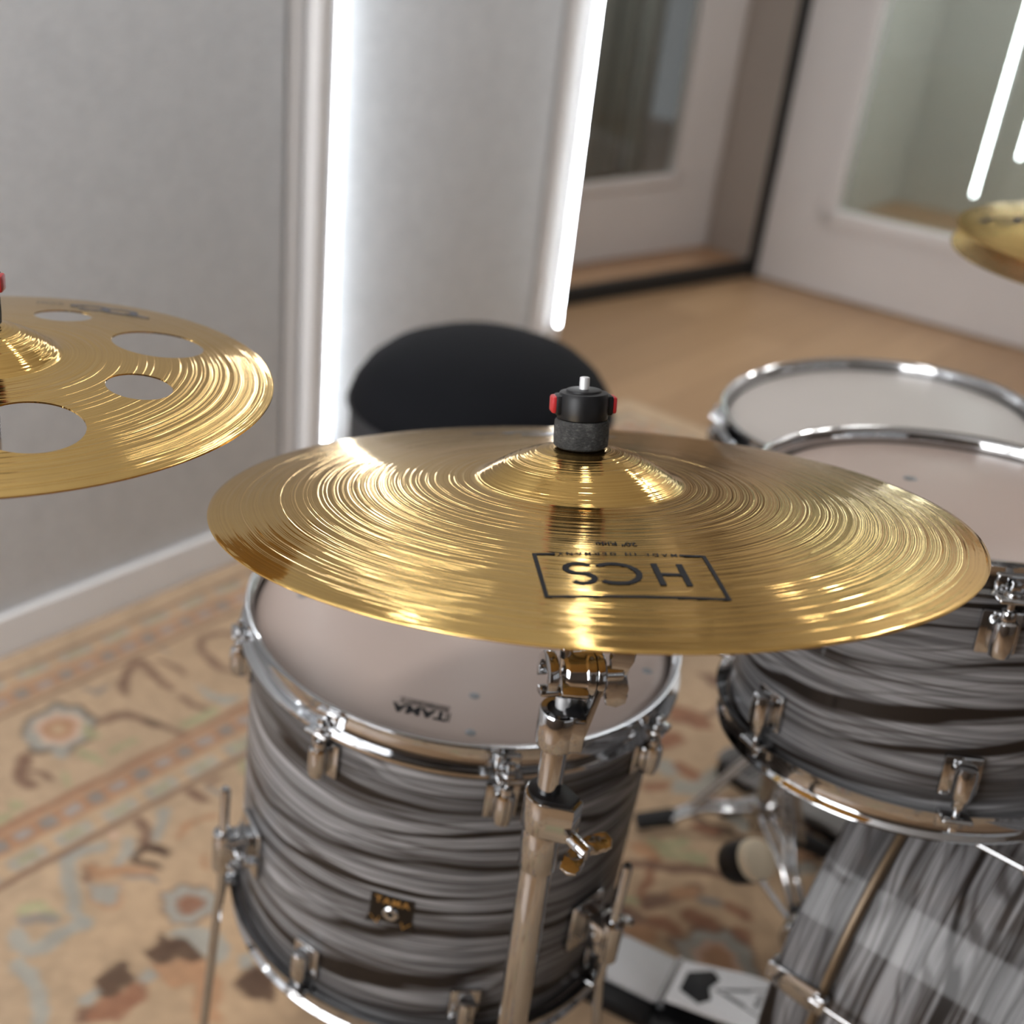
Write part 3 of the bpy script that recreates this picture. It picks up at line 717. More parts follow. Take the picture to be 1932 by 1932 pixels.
# legs, each with its bracket
def bracket_bm():
    bm = BM(); box(bm, (.006, .046, .058), T(.003, 0, 0), .002); box(bm, (.030, .024, .036), T(.020, 0, 0), .004)
    cyl(bm, (.033, 0, -.024), (.033, 0, .024), .011, seg=24, bev=.002)
    return bm
def wing_plates(bm, L, w, th, z0, sweep, M=None):
    """two lobes whose plates contain the screw axis (local z)"""
    M = M or Matrix.Identity(4)
    for s in (-1, 1):
        p = [(0, -w * .42), (L * .45, -w * .40), (L * .68, -w * .52), (L * .90, -w * .42), (L, 0), (L * .90, w * .42), (L * .68, w * .52), (L * .45, w * .40), (0, w * .42)]
        B = Matrix(((s, 0, 0, 0), (0, 0, -s, 0), (0, 1, 0, 0), (0, 0, 0, 1)))       # poly x -> radial, poly y -> axis
        prism(bm, p, th, M @ T(0, 0, z0) @ RY(-sweep * s) @ B @ T(0, 0, -th / 2), th * .32)
def wing_bm(L=.018, w=.012, th=.0042):
    bm = BM(); cyl(bm, (0, 0, 0), (0, 0, .014), .0055, .0048, seg=20, bev=.001)
    wing_plates(bm, L, w, th, .012, .45)
    return bm
rotf = ft.matrix_world
for i, (a, ztop) in enumerate(zip(rad(203, 312, 75), (-.165, -.15, -.15))):
    br = part('leg_bracket', bracket_bm(), MAT['chrome'], ft); br.matrix_local = RZ(a) @ T(FR, 0, -.245)
    w = part('wing_screw', wing_bm(), MAT['chrome'], br); w.matrix_local = T(.022, .012, .004) @ RX(-PI / 2)
    inv = rotf.inverted(); x = FR + .033
    top = V((x * math.cos(a), x * math.sin(a), ztop)); mid = V((x * math.cos(a), x * math.sin(a), -.30))
    out = V((math.cos(a), math.sin(a), 0)); low = mid + out * .035
    gw = rotf @ low; gw.z = .02; low = inv @ gw; kn = mid + V((0, 0, -.02)) + out * .003
    bm = BM(); tube(bm, [top, top + V((0, 0, -.003)), mid, kn, low], [.0038, .0050, .0050, .0050, .0050], 16); part('leg', bm, MAT['chrome'], ft)
    g2 = rotf @ low
    bm = BM(); d = (low - kn).normalized(); cyl(bm, low - d * .03, low + d * .012, .0095, .0105, seg=24, bev=.002); part('rubber_foot', bm, MAT['rubber'], ft)
# badge: dark enamel plate with swallow tail, gold lettering and vent grommet
def on_shell(a0, zc, R):
    def fn(x, y): a = a0 + x / R; return V((R * math.cos(a), R * math.sin(a), zc + y))
    return fn
ba = math.radians(254.5); bz = -.205
bm = BM()
outl = [(-.0205, .017), (.0205, .017), (.0205, -.0085), (.0235, -.021), (.008, -.016), (0, -.0165), (-.008, -.016), (-.0235, -.021), (-.0205, -.0085)]
cols = 10; fn = on_shell(ba, bz, FR + .0009)
def strip(bm, y0, y1, x0, x1, f, nseg=10):
    a = [bm.verts.new(f(x0 + (x1 - x0) * k / nseg, y0)) for k in range(nseg + 1)]; b = [bm.verts.new(f(x0 + (x1 - x0) * k / nseg, y1)) for k in range(nseg + 1)]
    for k in range(nseg): bm.faces.new((a[k], a[k + 1], b[k + 1], b[k]))
strip(bm, -.010, .017, -.0205, .0205, fn)
for s in (-1, 1):
    q = [fn(s * .0205, -.010), fn(s * .0235, -.022), fn(s * .007, -.0165), fn(0, -.0172), fn(0, -.010)]
    bm.faces.new([bm.verts.new(p) for p in q])
r_ = bmesh.ops.extrude_face_region(bm, geom=bm.faces[:])
badge = part('badge', bm, MAT['badge'], ft, False, label='dark brown metal badge')
bm = BM(); f2 = on_shell(ba, bz + .0095, FR + .0013)
lay(bm, text_tris('TAMA', .0105, .0002, 1.25), lambda x, y: f2(x, y))
for s in (-1, 1): lay(bm, strokes_quads([[(s * .0195, -.021), (s * .0125, -.029), (s * .0105, -.021)]], .0009), lambda x, y: f2(x, y))
part('lettering', bm, MAT['gold'], badge, False, label='gold lettering')
bm = BM(); Mg = RZ(ba) @ T(FR + .001, 0, bz - .004) @ RY(PI / 2)
lathe(bm, [(.0028, .0002), (.0032, .0022), (.0062, .0026), (.0078, .0012), (.008, 0), (.0028, -.001)], 28, Mg, loop=True)
part('vent_grommet', bm, MAT['chrome'], badge)
# maker's mark on the batter head (reads from the drummer's side)
bm = BM(); zc = -.0107
ca, sa = math.cos(math.radians(-13.5)), math.sin(math.radians(-13.5))
def on_head(x, y): x, y = -x, -y; return V((-.0440 + x * ca - y * sa, -.1502 + x * sa + y * ca, zc))
lay(bm, text_tris('TAMA', .0170, .0008, 1.05), lambda x, y: on_head(x + .003, y + .0035))
lay(bm, strokes_quads([[(-.0235, .010), (-.0235, -.0025)], [(-.0215, .010), (-.0205, -.0025)]], .0012), on_head)
lay(bm, text_tris('POWERCRAFT II', .0058, .0002, 1.0), lambda x, y: on_head(x, y - .0078))
lay(bm, strokes_quads([[(-.0225, -.0045), (.0235, -.0045)], [(-.0225, -.0112), (.0235, -.0112)]], .0009), on_head)
part('lettering', bm, MAT['ink'], ft, False, label='black printed maker mark')
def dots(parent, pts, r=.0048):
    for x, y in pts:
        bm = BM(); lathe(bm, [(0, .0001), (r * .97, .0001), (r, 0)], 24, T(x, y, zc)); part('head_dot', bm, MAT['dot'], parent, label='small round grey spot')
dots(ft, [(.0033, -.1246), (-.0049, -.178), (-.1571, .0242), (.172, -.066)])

# --- rack tom -------------------------------------------------------------------
RT = V((.5383, .935, -.4637 + H)); RTn = V((-.015, .1065, 1)); RR = .1535
rt = drum('rack_tom', 'small grey driftwood rack tom drum above the bass drum', RT, RTn, RR, .250, rad(*[201 + 60 * k for k in range(6)]), rad(*[201 + 60 * k for k in range(6)]), MAT['wrap_rack'], 'head')
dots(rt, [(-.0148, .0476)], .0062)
bm = BM(); box(bm, (.012, .06, .07), RZ(math.radians(20)) @ T(RR + .006, 0, -.12), .004); cyl(bm, RZ(math.radians(20)) @ V((RR + .03, 0, -.16)), RZ(math.radians(20)) @ V((RR + .03, 0, -.08)), .014, seg=24, bev=.002); box(bm, (.03, .02, .03), RZ(math.radians(20)) @ T(RR + .018, 0, -.12), .004)
part('mount_bracket', bm, MAT['chrome'], rt)

# --- snare ----------------------------------------------------------------------
SN = V((.679, 1.393, -.59 + H)); SNn = V((-.09, .024, 1)); SR = .1785
sn = drum('snare_drum', 'black snare drum with white head beyond the small tom', SN, SNn, SR, .145, rad(*[203 + 45 * k for k in range(8)]), rad(*[203 + 45 * k for k in range(8)]), MAT['black_gloss'], 'head_white', lugL=.028)

# --- bass drum ------------------------------------------------------------------
BB = V((.694, -.720, 0)).normalized()              # from the batter hoop to the front
BC = V((.640, 1.020, .282)) + BB * .020; BR = .254
bd = thing('bass_drum', 'big dark grey driftwood bass drum lying on its side under the rack tom', 'drum', BC, rotm(-BB, (0, 0, 1)))
# local: x up, z toward the batter side
part('shell', shell_bm(BR, -.44, -.006, .007, 200), MAT['wrap_bass'], bd)
def bass_hoop(z0, z1):
    bm = BM(); uv = bm.loops.layers.uv.new('UVMap'); seg = 200; Ri, Ro = BR + .001, BR + .0125
    prof = [(Ri, z0), (Ro - .002, z0), (Ro, z0 + .002), (Ro, z1 - .002), (Ro - .002, z1), (Ri, z1)]
    rings = [[bm.verts.new((r * math.cos(2 * PI * k / seg), r * math.sin(2 * PI * k / seg), z)) for k in range(seg)] for r, z in prof]
    for q_ in range(6):
        a, b = rings[q_], rings[(q_ + 1) % 6]; va, vb = prof[q_][1] * 1.0, prof[(q_ + 1) % 6][1]
        for k in range(seg):
            f = bm.faces.new((a[k], b[k], b[(k + 1) % seg], a[(k + 1) % seg])); u0, u1 = 2 * PI * Ro * k / seg, 2 * PI * Ro * (k + 1) / seg
            for lp, c_ in zip(f.loops, ((u0, va + q_ * .01), (u0, vb + q_ * .01), (u1, vb + q_ * .01), (u1, va + q_ * .01))): lp[uv].uv = c_
    return bm
part('hoop', bass_hoop(-.028, .016), MAT['wrap_bass'], bd)
part('hoop', bass_hoop(-.462, -.422), MAT['wrap_bass'], bd)
bm = BM(); lathe(bm, [(BR + .0006, -.0342), (BR + .009, -.0338), (BR + .0120, -.0315), (BR + .0122, -.0281), (BR + .0006, -.0281)], 200, None, loop=True)
part('hoop_inlay', bm, MAT['inlay'], bd, label='thin bronze band beside the hoop')
part('batter_head', head_bm(BR - .002, .004), MAT['head_white'], bd)
part('front_head', head_bm(BR - .002, -.446, -1), MAT['black_gloss'], bd)
def claw_bm():
    bm = BM()   # x outward, z along the axis (hoop at +z)
    pr = [(-.017, -.032), (.017, -.032), (.0135, .018), (.0115, .022), (-.0115, .022), (-.0135, .018)]
    M = Matrix(((0, 0, 1, .0), (1, 0, 0, 0), (0, 1, 0, 0), (0, 0, 0, 1)))
    prism(bm, [(x * .8, y) for x, y in pr], .0048, T(.0128, 0, 0) @ M, .0016)
    box(bm, (.018, .020, .006), T(.005, 0, .0195), .002)
    box(bm, (.012, .018, .014), T(.016, 0, -.034), .003)
    return bm
cl = None
for k in range(8):
    a = math.radians(-80 + 45 * k)       # measured from straight up toward the camera side
    M = RZ(a) @ T(BR, 0, 0)
    if cl is None:
        cl = part('claw_hook', claw_bm(), MAT['chrome'], bd); cl.matrix_local = M
        bm = BM(); cyl(bm, (.017, 0, -.13), (.017, 0, -.03), .003, seg=12); cyl(bm, (.017, 0, -.036), (.017, 0, -.026), .0058, seg=16)
        cr_ = part('tension_rod', bm, MAT['chrome'], cl)
        bm = BM(); box(bm, (.014, .018, .05), T(.009, 0, -.205), .004); cyl(bm, (.017, 0, -.235), (.017, 0, -.13), .0075, seg=20, bev=.002); lg = part('lug', bm, MAT['chrome'], bd); lg.matrix_local = M
    else:
        c = cl.copy(); C.objects.link(c); c.parent = bd; c.matrix_local = M
        d = cr_.copy(); C.objects.link(d); d.parent = c
        l2 = lg.copy(); C.objects.link(l2); l2.parent = bd; l2.matrix_local = M
# ------------------------------------------------------------------ cymbals
def cym_z(r, R, rb, hb, bow):
    if r < rb: z = bow + hb * (1 - (r / rb) ** 2.3)
    else: z = bow * (1 - ((r - rb) / (R - rb)) ** 1.35)
    # small fillet where the bell meets the bow
    d = abs(r - rb); f = rb * .10
    if d < f: z += .0009 * (1 - d / f) ** 2
    return z
def cym_prof(R, rb, hb, bow, hole=.006, n=90):
    rs_ = [hole + (R - hole) * (k / n) for k in range(n + 1)]
    up = [(r, cym_z(r, R, rb, hb, bow)) for r in rs_]
    t = .0011
    return up + [(R + .0003, -t * .5)] + [(r, z - t) for r, z in up[::-1]]
def cymbal(name, label, loc, nrm, R, rb, hb, bow, mat, group=None, flip=False, xdir=(1, 0, 0)):
    t = thing(name, label, 'cymbal', loc, rotm(nrm, xdir), group)
    bm = BM(); lathe(bm, cym_prof(R, rb, hb, bow), 256, RX(PI) if flip else None, loop=True)
    part('cymbal_disc', bm, mat, t, angle=60)
    return t

# ride
RC, Rn = V((.171, .738, -.392 + H)), V((-.031, .212, 1)).normalized()
RP = (.254, .0685, .0235, .0195)
ride = cymbal('ride_cymbal', 'big solid gold ride cymbal in the middle with black boxed print', RC, Rn, *RP, MAT['cymbal'])
def on_ride(x, y): return V((x, y, cym_z(math.hypot(x, y), *RP) + .00035))
cb, sb = math.cos(math.radians(-1.2)), math.sin(math.radians(-1.2))
def rprint(x, y): x, y = -x, -y; return on_ride(-.0036 + x * cb - y * sb, -.1702 + x * sb + y * cb)
bm = BM()
hw, hh_ = .0484, .0266
lay(bm, strokes_quads([(.0024, [(-.0345, -hh_), (-hw, -hh_), (-hw, hh_), (hw, hh_), (hw, -hh_), (.0365, -hh_)])], .0024), rprint)
lay(bm, strokes_quads([[(-.0312, -.0146), (-.0312, .0127)], [(-.0169, -.0146), (-.0169, .0127)], (.0032, [(-.0312, -.001), (-.0169, -.001)]),
    arc(.0066, -.001, .0128, .0122, 48, 312, 36),
    arc(.0258, .0048, .0066, .0062, 35, 250, 24) + arc(.0262, -.0072, .0072, .0062, 80, -150, 26)], .0036), rprint)
lay(bm, text_tris('MADE IN GERMANY', .0052, .00009, 1.60), lambda x, y: rprint(x + .0008, y - .0268))
lay(bm, text_tris('20" Ride', .0070, .00012, 1.0), lambda x, y: rprint(x - .0012, y - .0413))
part('lettering', bm, MAT['ink'], ride, False, label='black printed box with three big letters')
MAT['ink_grey'] = micro('faded blue black print', (.035, .04, .055), .28, 0., 200, .2)  # black ink, its blue grey reflection put into the colour
def logo(bm, fn, k=1.0):   # two rounded loops joined by a foot
    lay(bm, strokes_quads([arc(-.020 * k, 0, .0155 * k, .0105 * k, 200, -120, 34), arc(.008 * k, 0, .0145 * k, .0105 * k, 150, -170, 34), [(.018 * k, -.0075 * k), (.040 * k, -.010 * k)], [(-.040 * k, .006 * k), (-.0345 * k, -.002 * k)]], .0062 * k, .003), fn)
bm = BM()
logo(bm, lambda x, y: on_ride(.018 + x, .184 + y), 1.15)
lay(bm, text_tris('MEINL', .0078, .0002, 1.0), lambda x, y: on_ride(-.043 + x * .97, .1865 + y * 1.5))
part('lettering', bm, MAT['ink_grey'], ride, False, label='blue grey printed emblem')

# crash with eight round holes, alternately large and small
CC, Cn = V((-.2443, .7691, -.3243 + H)), V((.02, .06, 1)).normalized()
CP = (.2032, .0575, .021, .016)
crash = thing('crash_cymbal', 'gold crash cymbal pierced with round holes in front of the grey wall panel', 'cymbal', CC, rotm(Cn))
def crash_bm():
    R = CP[0]; pts, edges = [], []
    def loop(cx, cy, r, n):
        b = len(pts)
        for k in range(n): pts.append(V((cx + r * math.cos(2 * PI * k / n), cy + r * math.sin(2 * PI * k / n)))); edges.append((b + k, b + (k + 1) % n))
    loop(0, 0, R, 220); loop(0, 0, .006, 24)
    holes = []
    for k in range(8):
        a = math.radians(74.5 - 45 * k); r = (.1245, .1315, .1205, .1275)[k % 4]; hr = .0222 if k % 2 == 0 else .0335
        holes.append((r * math.cos(a), r * math.sin(a), hr)); loop(*holes[-1], 72)
    r = .011
    while r < R - .003:
        n = max(24, int(2 * PI * r / .0065))
        for k in range(n):
            p = V((r * math.cos(2 * PI * (k + .5 * (int(r * 1000) % 2)) / n), r * math.sin(2 * PI * (k + .5 * (int(r * 1000) % 2)) / n)))
            if all((p.x - hx) ** 2 + (p.y - hy) ** 2 > (hr + .0022) ** 2 for hx, hy, hr in holes): pts.append(p)
        r += .004
    vs, es, fs, *_ = geometry.delaunay_2d_cdt(pts, edges, [], 2, 1e-6)
    def inside(f):
        x = sum(vs[k].x for k in f) / 3; y = sum(vs[k].y for k in f) / 3
        return math.hypot(x, y) > .0058 and all((x - hx) ** 2 + (y - hy) ** 2 > (hr * .998) ** 2 for hx, hy, hr in holes)
    fs = [f for f in fs if inside(f)]
    bm = BM(); top = [bm.verts.new((v.x, v.y, cym_z(v.length, *CP))) for v in vs]; low = [bm.verts.new((v.x, v.y, cym_z(v.length, *CP) - .0011)) for v in vs]
    cnt = {}
    for f in fs:
        bm.faces.new([top[k] for k in f]); bm.faces.new([low[k] for k in f[::-1]])
        for a, b in zip(f, f[1:] + f[:1]): cnt[(a, b)] = cnt.get((a, b), 0) + 1
    for (a, b) in list(cnt):
        if (b, a) not in cnt: bm.faces.new((top[b], top[a], low[a], low[b]))
    bmesh.ops.delete(bm, geom=[v for v in bm.verts if not v.link_faces], context='VERTS')
    return bm
part('cymbal_disc', crash_bm(), MAT['cymbal_crash'], crash, angle=50)
def on_crash(x, y): return V((x, y, cym_z(math.hypot(x, y), *CP) + .00035))
bm = BM()
g = math.radians(-12); cg, sg = math.cos(g), math.sin(g)
logo(bm, lambda x, y: on_crash(.063 + x * cg - y * sg, .1605 + x * sg + y * cg), .88)
lay(bm, text_tris('MEINL', .0085, .0001, 1.0), lambda x, y: on_crash(.012 + x, .172 + y))
part('lettering', bm, MAT['ink_grey'], crash, False, label='dark printed emblem')

# hi-hat pair
HC = V((.8465, 1.2705, -.3365 + H))
HP = (.178, .055, .02, .012)
hat_t = cymbal('hi_hat_cymbal', 'upper cymbal of the gold pair in front of the glazed door', HC, (0, 0, 1), *HP, MAT['cymbal_hat'], 'pair of gold hi-hat cymbals')
bm = BM(); logo(bm, lambda x, y: V((-.100 + x, .055 + y, cym_z(math.hypot(-.100 + x, .055 + y), *HP) + .0004)), 1.15); part('lettering', bm, MAT['ink'], hat_t, False, label='dark printed emblem')
hat_b = cymbal('hi_hat_cymbal', 'lower cymbal of the gold pair in front of the glazed door', HC - V((0, 0, .023)), (0, 0, 1), *HP, MAT['cymbal_hat'], 'pair of gold hi-hat cymbals', True)

# ------------------------------------------------------------------ stands
def cap_bits(t, hole, with_rod_to):
    """felt, quick release nut with two red buttons and the rod; local z along the cymbal axis, z=0 at the cymbal hole top"""
    bm = BM(); lathe(bm, [(.004, .0), (.0165, .0), (.0182, .0014), (.0184, .008), (.0182, .0176), (.0170, .0192), (.004, .0192)], 64, None, loop=True); part('felt_washer', bm, MAT['felt'], t, label='dark grey felt washer')
    bm = BM()
    pts = []
    lathe(bm, [(0, .0185), (.0150, .0185), (.0168, .0200), (.0172, .0235), (.0172, .0345), (.0158, .0372), (.0120, .0378), (.0116, .0390), (.0105, .0394), (0, .0394)], 64)
    for s in (-1, 1): box(bm, (.007, .014, .0135), T(s * .0158, 0, .0290), .0018)
    nut = part('quick_release_nut', bm, MAT['black_plastic'], t, label='black plastic quick release nut')
    for s in (-1, 1):
        bm = BM(); box(bm, (.0046, .0118, .0115), T(s * .0196, 0, .0292), .0017); part('release_button', bm, MAT['red'], nut, label='red button')
    bm = BM(); cyl(bm, (0, 0, with_rod_to), (0, 0, .0475), .0033, seg=24, bev=.0007); part('threaded_rod', bm, MAT['alu'], t)
    bm = BM(); cyl(bm, (0, 0, -.03), (0, 0, -.0025), .015, .013, seg=40, bev=.001); part('felt_washer', bm, MAT['felt'], t)
    bm = BM(); cyl(bm, (0, 0, -.036), (0, 0, -.030), .017, seg=40, bev=.0015); part('cup_washer', bm, MAT['chrome'], t)
def tripod(t, base, zhub, spread, a0, rleg=.0085):
    for k in range(3):
        a = a0 + k * 2 * PI / 3; d = V((math.cos(a), math.sin(a), 0)); foot = base + d * spread
        bm = BM()
        for s in (-1, 1):
            off = V((-d.y, d.x, 0)) * .009 * s
            tube(bm, [V((base.x, base.y, zhub)) + d * .02 + off, V((foot.x, foot.y, .035)) - d * .02 + off], .0052, 12)
        part('leg', bm, MAT['chrome'], t)
        bm = BM(); cyl(bm, V((foot.x, foot.y, .012)) - d * .035 + V((0, 0, .026)), V((foot.x, foot.y, .0195)) + d * .012, .012, .0105, seg=20, bev=.003); part('rubber_foot', bm, MAT['rubber'], t)
        bm = BM(); tube(bm, [V((base.x, base.y, zhub * .42)) + d * .015, base + d * spread * .5 + V((0, 0, zhub * .5 + .012))], .0042, 10); part('brace', bm, MAT['chrome'], t)

topR = RC + Rn * (.0195 + .0235)
rs_ = thing('cymbal_stand', 'chrome cymbal stand holding the big ride cymbal, black nut with red buttons', 'stand', topR, rotm(Rn), 'cymbal stands')
cap_bits(rs_, 0, -.085)
RSM = rs_.matrix_world.copy(); RSI = RSM.inverted()
# everything below is laid out in world axes, then moved into the stand's frame
def rpart(name, bm, mat, parent=rs_, label=None, angle=38):
    bm.transform(RSI if parent is rs_ else (RSI)); return part(name, bm, mat, parent, True, angle, label)
ax = lambda h: topR - Rn * h
tc = ax(.168)                                        # tilter pivot
right = V((.97, .12, -.06)).normalized()             # pivot axis, toward the wing lever
pole = V((tc.x - .0015, tc.y - .010, 0))
bm = BM(); cyl(bm, ax(.08), ax(.200), .0047, seg=24, bev=.001); rpart('tilting_rod', bm, MAT['chrome'])
bm = BM(); cyl(bm, ax(.186), ax(.203), .0056, seg=28); 
rpart('knurled_end', bm, MAT['alu'])
# rotating half: yoke round the rod and tapered ratchet barrel
bm = BM()
My = frame(tc, right, Rn)
outer = arc(0, 0, .0165, .0165, 60, 300, 20); inner = arc(0, 0, .0110, .0115, 300, 60, 20)
prism(bm, outer + inner, .0075, frame(tc - right * .0165, right, -Rn), .0014)
box(bm, (.014, .012, .006), frame(tc - right * .012 - Rn * .014, Rn, right), .0015)
lathe(bm, [(0, -.002), (.0125, -.002), (.0140, -.0005), (.0155, .0015), (.0165, .012), (.0178, .0135), (.0178, .0165), (.0185, .0175), (.0185, .0195), (0, .0195)], 48, frame(tc - right * .002, right, Rn))
box(bm, (.020, .006, .016), frame(tc + right * .005 - V((0, .0135, .003)), V((0, -1, -.5)), right), .0015)
rpart('tilter_barrel', bm, MAT['chrome'])
# fixed half: toothed disc, slanting arm and sleeve over the pole
sl_top, sl_bot = tc.z - .024, tc.z - .056
bm = BM()
lathe(bm, [(0, 0), (.0185, 0), (.0192, .001), (.0192, .0050), (.0180, .0065), (.0120, .0070), (.0095, .010), (0, .010)], 48, frame(tc + right * .0185, right, Rn))
p0 = V((pole.x + .013, pole.y, sl_bot + .006))
arm = [(-.012, .0), (.012, .0), (.0185, .056), (.0175, .066), (-.0175, .066), (-.0185, .056)]
up_ = (tc + right * .0215 - p0); Ma = frame(p0, right, (0, 1, 0)); 
yv = up_.normalized(); zv = right - yv * right.dot(yv); zv.normalize(); xv = yv.cross(zv)
Ma = Matrix((xv, yv, zv)).transposed().to_4x4(); Ma.translation = p0
prism(bm, [(x, y * up_.length / .066) for x, y in arm], .0055, Ma @ T(0, 0, -.0027), .0012)
lathe(bm, [(.0100, sl_top), (.0145, sl_top), (.0156, sl_top - .0015), (.0158, sl_bot + .004), (.0146, sl_bot), (.0098, sl_bot)], 40, T(pole.x, pole.y, 0), loop=True)
box(bm, (.017, .028, .030), T(pole.x + .009, pole.y, (sl_top + sl_bot) / 2), .003)
rpart('tilter_bracket', bm, MAT['chrome'])
bm = BM(); cyl(bm, (pole.x, pole.y, sl_top - .012), (pole.x, pole.y, sl_top - .002), .0112, seg=28); box(bm, (.014, .022, .008), T(pole.x + .010, pole.y, sl_top - .0035), .001); rpart('plastic_bushing', bm, MAT['black_plastic'])
bm = BM(); M = frame(tc + right * .027, right, (0, .10, 1))
cyl(bm, (0, 0, 0), (0, 0, .016), .0062, .0055, seg=20, bev=.001)
wing_plates(bm, .028, .0175, .0055, .012, .12)
bm.transform(M); rpart('wing_lever', bm, MAT['chrome'])
# poles
zcl = tc.z - .102                                    # top of the memory clamp
bm = BM(); cyl(bm, (pole.x, pole.y, zcl - .05), (pole.x, pole.y, sl_bot + .012), .0096, seg=40, bev=.001); rpart('upper_tube', bm, MAT['chrome'])
bm = BM()
def dshape(r, ex, n=18): # round at the back, nose toward +x
    return [(r * math.cos(t), r * math.sin(t)) for t in [math.radians(55 + (250 * k / n)) for k in range(n + 1)]] + [(ex, -r * .42), (ex, r * .42)]
nose = V((.80, -.60, 0)); ang = math.atan2(nose.y, nose.x)
Mc = T(pole.x, pole.y, zcl - .034) @ RZ(ang)
prism(bm, dshape(.0172, .026), .033, Mc, .0014)
cyl(bm, (pole.x, pole.y, zcl - .075), (pole.x, pole.y, zcl - .030), .0150, seg=40, bev=.0012)
rpart('memory_clamp', bm, MAT['chrome'])
bm = BM(); prism(bm, dshape(.0152, .0232), .004, T(pole.x, pole.y, zcl - .002) @ RZ(ang), .0008); rpart('plastic_bushing', bm, MAT['black_plastic'])
bm = BM(); wb = V((pole.x, pole.y, zcl - .030)) + nose * .018 ; wd = V((.55, -.83, -.10)).normalized()
cyl(bm, (0, 0, -.006), (0, 0, .020), .0058, .0064, seg=20, bev=.001)
wing_plates(bm, .0245, .0155, .0046, .012, .42)
bm.transform(frame(wb + wd * .006, wd, (.80, .45, .35))); rpart('wing_nut', bm, MAT['chrome'])
bm = BM(); cyl(bm, (pole.x, pole.y, .30), (pole.x, pole.y, zcl - .036), .0127, seg=40, bev=.001); rpart('middle_tube', bm, MAT['chrome'])
bm = BM(); cyl(bm, (pole.x, pole.y, .262), (pole.x, pole.y, .305), .0172, seg=36, bev=.002); rpart('plastic_bushing', bm, MAT['black_plastic'])
bm = BM(); cyl(bm, (pole.x, pole.y, .06), (pole.x, pole.y, .29), .0145, seg=36, bev=.001); rpart('base_tube', bm, MAT['chrome'])
_n0 = set(rs_.children)
tripod(rs_, V((pole.x, pole.y, 0)), .24, .26, math.radians(-100))
for o in set(rs_.children) - _n0: o.data.transform(RSI)

topC = CC + Cn * (CP[2] + CP[3])
cs = thing('cymbal_stand', 'chrome cymbal stand at the frame edge carrying the pierced crash cymbal', 'stand', topC, rotm(Cn), 'cymbal stands')
cap_bits(cs, 0, -.085)
CSI = cs.matrix_world.inverted()
bx, by = topC.x - .52, topC.y - .05
n0 = set(cs.children)
bm = BM(); tube(bm, [topC - Cn * .03, topC - Cn * .085], .0045, 16); part('tilting_rod', bm, MAT['chrome'], cs)
bm = BM(); tube(bm, [topC - Cn * .080, V((bx - .12, by - .012, .66))], .0080, 20); part('boom_arm', bm, MAT['chrome'], cs)
bm = BM(); cyl(bm, topC - Cn * .095, topC - Cn * .060, .013, seg=28, bev=.002); part('tilter_bracket', bm, MAT['chrome'], cs)
bm = BM(); cyl(bm, (bx, by - .03, .693), (bx, by + .03, .693), .020, seg=28, bev=.003); part('boom_clamp', bm, MAT['chrome'], cs)
bm = BM(); cyl(bm, (bx, by, .10), (bx, by, .69), .0127, seg=32, bev=.001); part('base_tube', bm, MAT['chrome'], cs)
tripod(cs, V((bx, by, 0)), .24, .26, math.radians(-80))
for o in set(cs.children) - n0: o.data.transform(CSI)

# hi-hat stand with its footboard
hs = thing('hi_hat_stand', 'chrome hi-hat stand with ribbed grey footboard, behind the rack tom', 'stand', (HC.x, HC.y, 0), None, 'drum hardware on the carpet')
bm = BM(); cyl(bm, (0, 0, .03), (0, 0, HC.z - .06), .0127, seg=28); part('base_tube', bm, MAT['chrome'], hs)
bm = BM(); cyl(bm, (0, 0, HC.z - .06), (0, 0, HC.z + .10), .0045, seg=20); part('pull_rod', bm, MAT['chrome'], hs)
bm = BM(); cyl(bm, (0, 0, HC.z + .0325), (0, 0, HC.z + .06), .011, seg=28, bev=.002); part('clutch', bm, MAT['chrome'], hs)
bm = BM(); cyl(bm, (0, 0, HC.z - .075), (0, 0, HC.z - .0565), .02, seg=28, bev=.002); part('cymbal_seat', bm, MAT['black_plastic'], hs)
pd = V((.66, 1.525)) - V((HC.x, HC.y)); L = pd.length; pa = math.atan2(pd.y, pd.x)
bm = BM(); Mp = RZ(pa)
outl = [(.06, -.022), (L - .05, -.038)] + [(L - .03 + .045 * math.cos(t), .039 * math.sin(t)) for t in [math.radians(-80 + 16 * k) for k in range(11)]] + [(L - .05, .038), (.06, .022)]
prism(bm, outl, .010, Mp @ T(0, 0, .040) @ RY(.05), .003)
for k in range(14): box(bm, (.003, .060, .003), Mp @ RY(.05) @ T(L - .10 + k * .008, 0, .0515), .0008)
part('footboard', bm, MAT['grey_pad'], hs)
bm = BM(); box(bm, (L - .02, .030, .012), Mp @ T(L / 2, 0, .014), .003); box(bm, (.06, .075, .030), Mp @ T(L - .03, 0, .022), .006); part('base_plate', bm, MAT['black_plastic'], hs)
for a in (5, 70, 150):
    d = V((math.cos(math.radians(a)), math.sin(math.radians(a)), 0))
    bm = BM(); tube(bm, [V((0, 0, .24)), d * .26 + V((0, 0, .035))], .007, 12); part('leg', bm, MAT['chrome'], hs)
    bm = BM(); cyl(bm, d * .24 + V((0, 0, .04)), d * .27 + V((0, 0, .018)), .012, .010, seg=20, bev=.003); part('rubber_foot', bm, MAT['rubber'], hs)

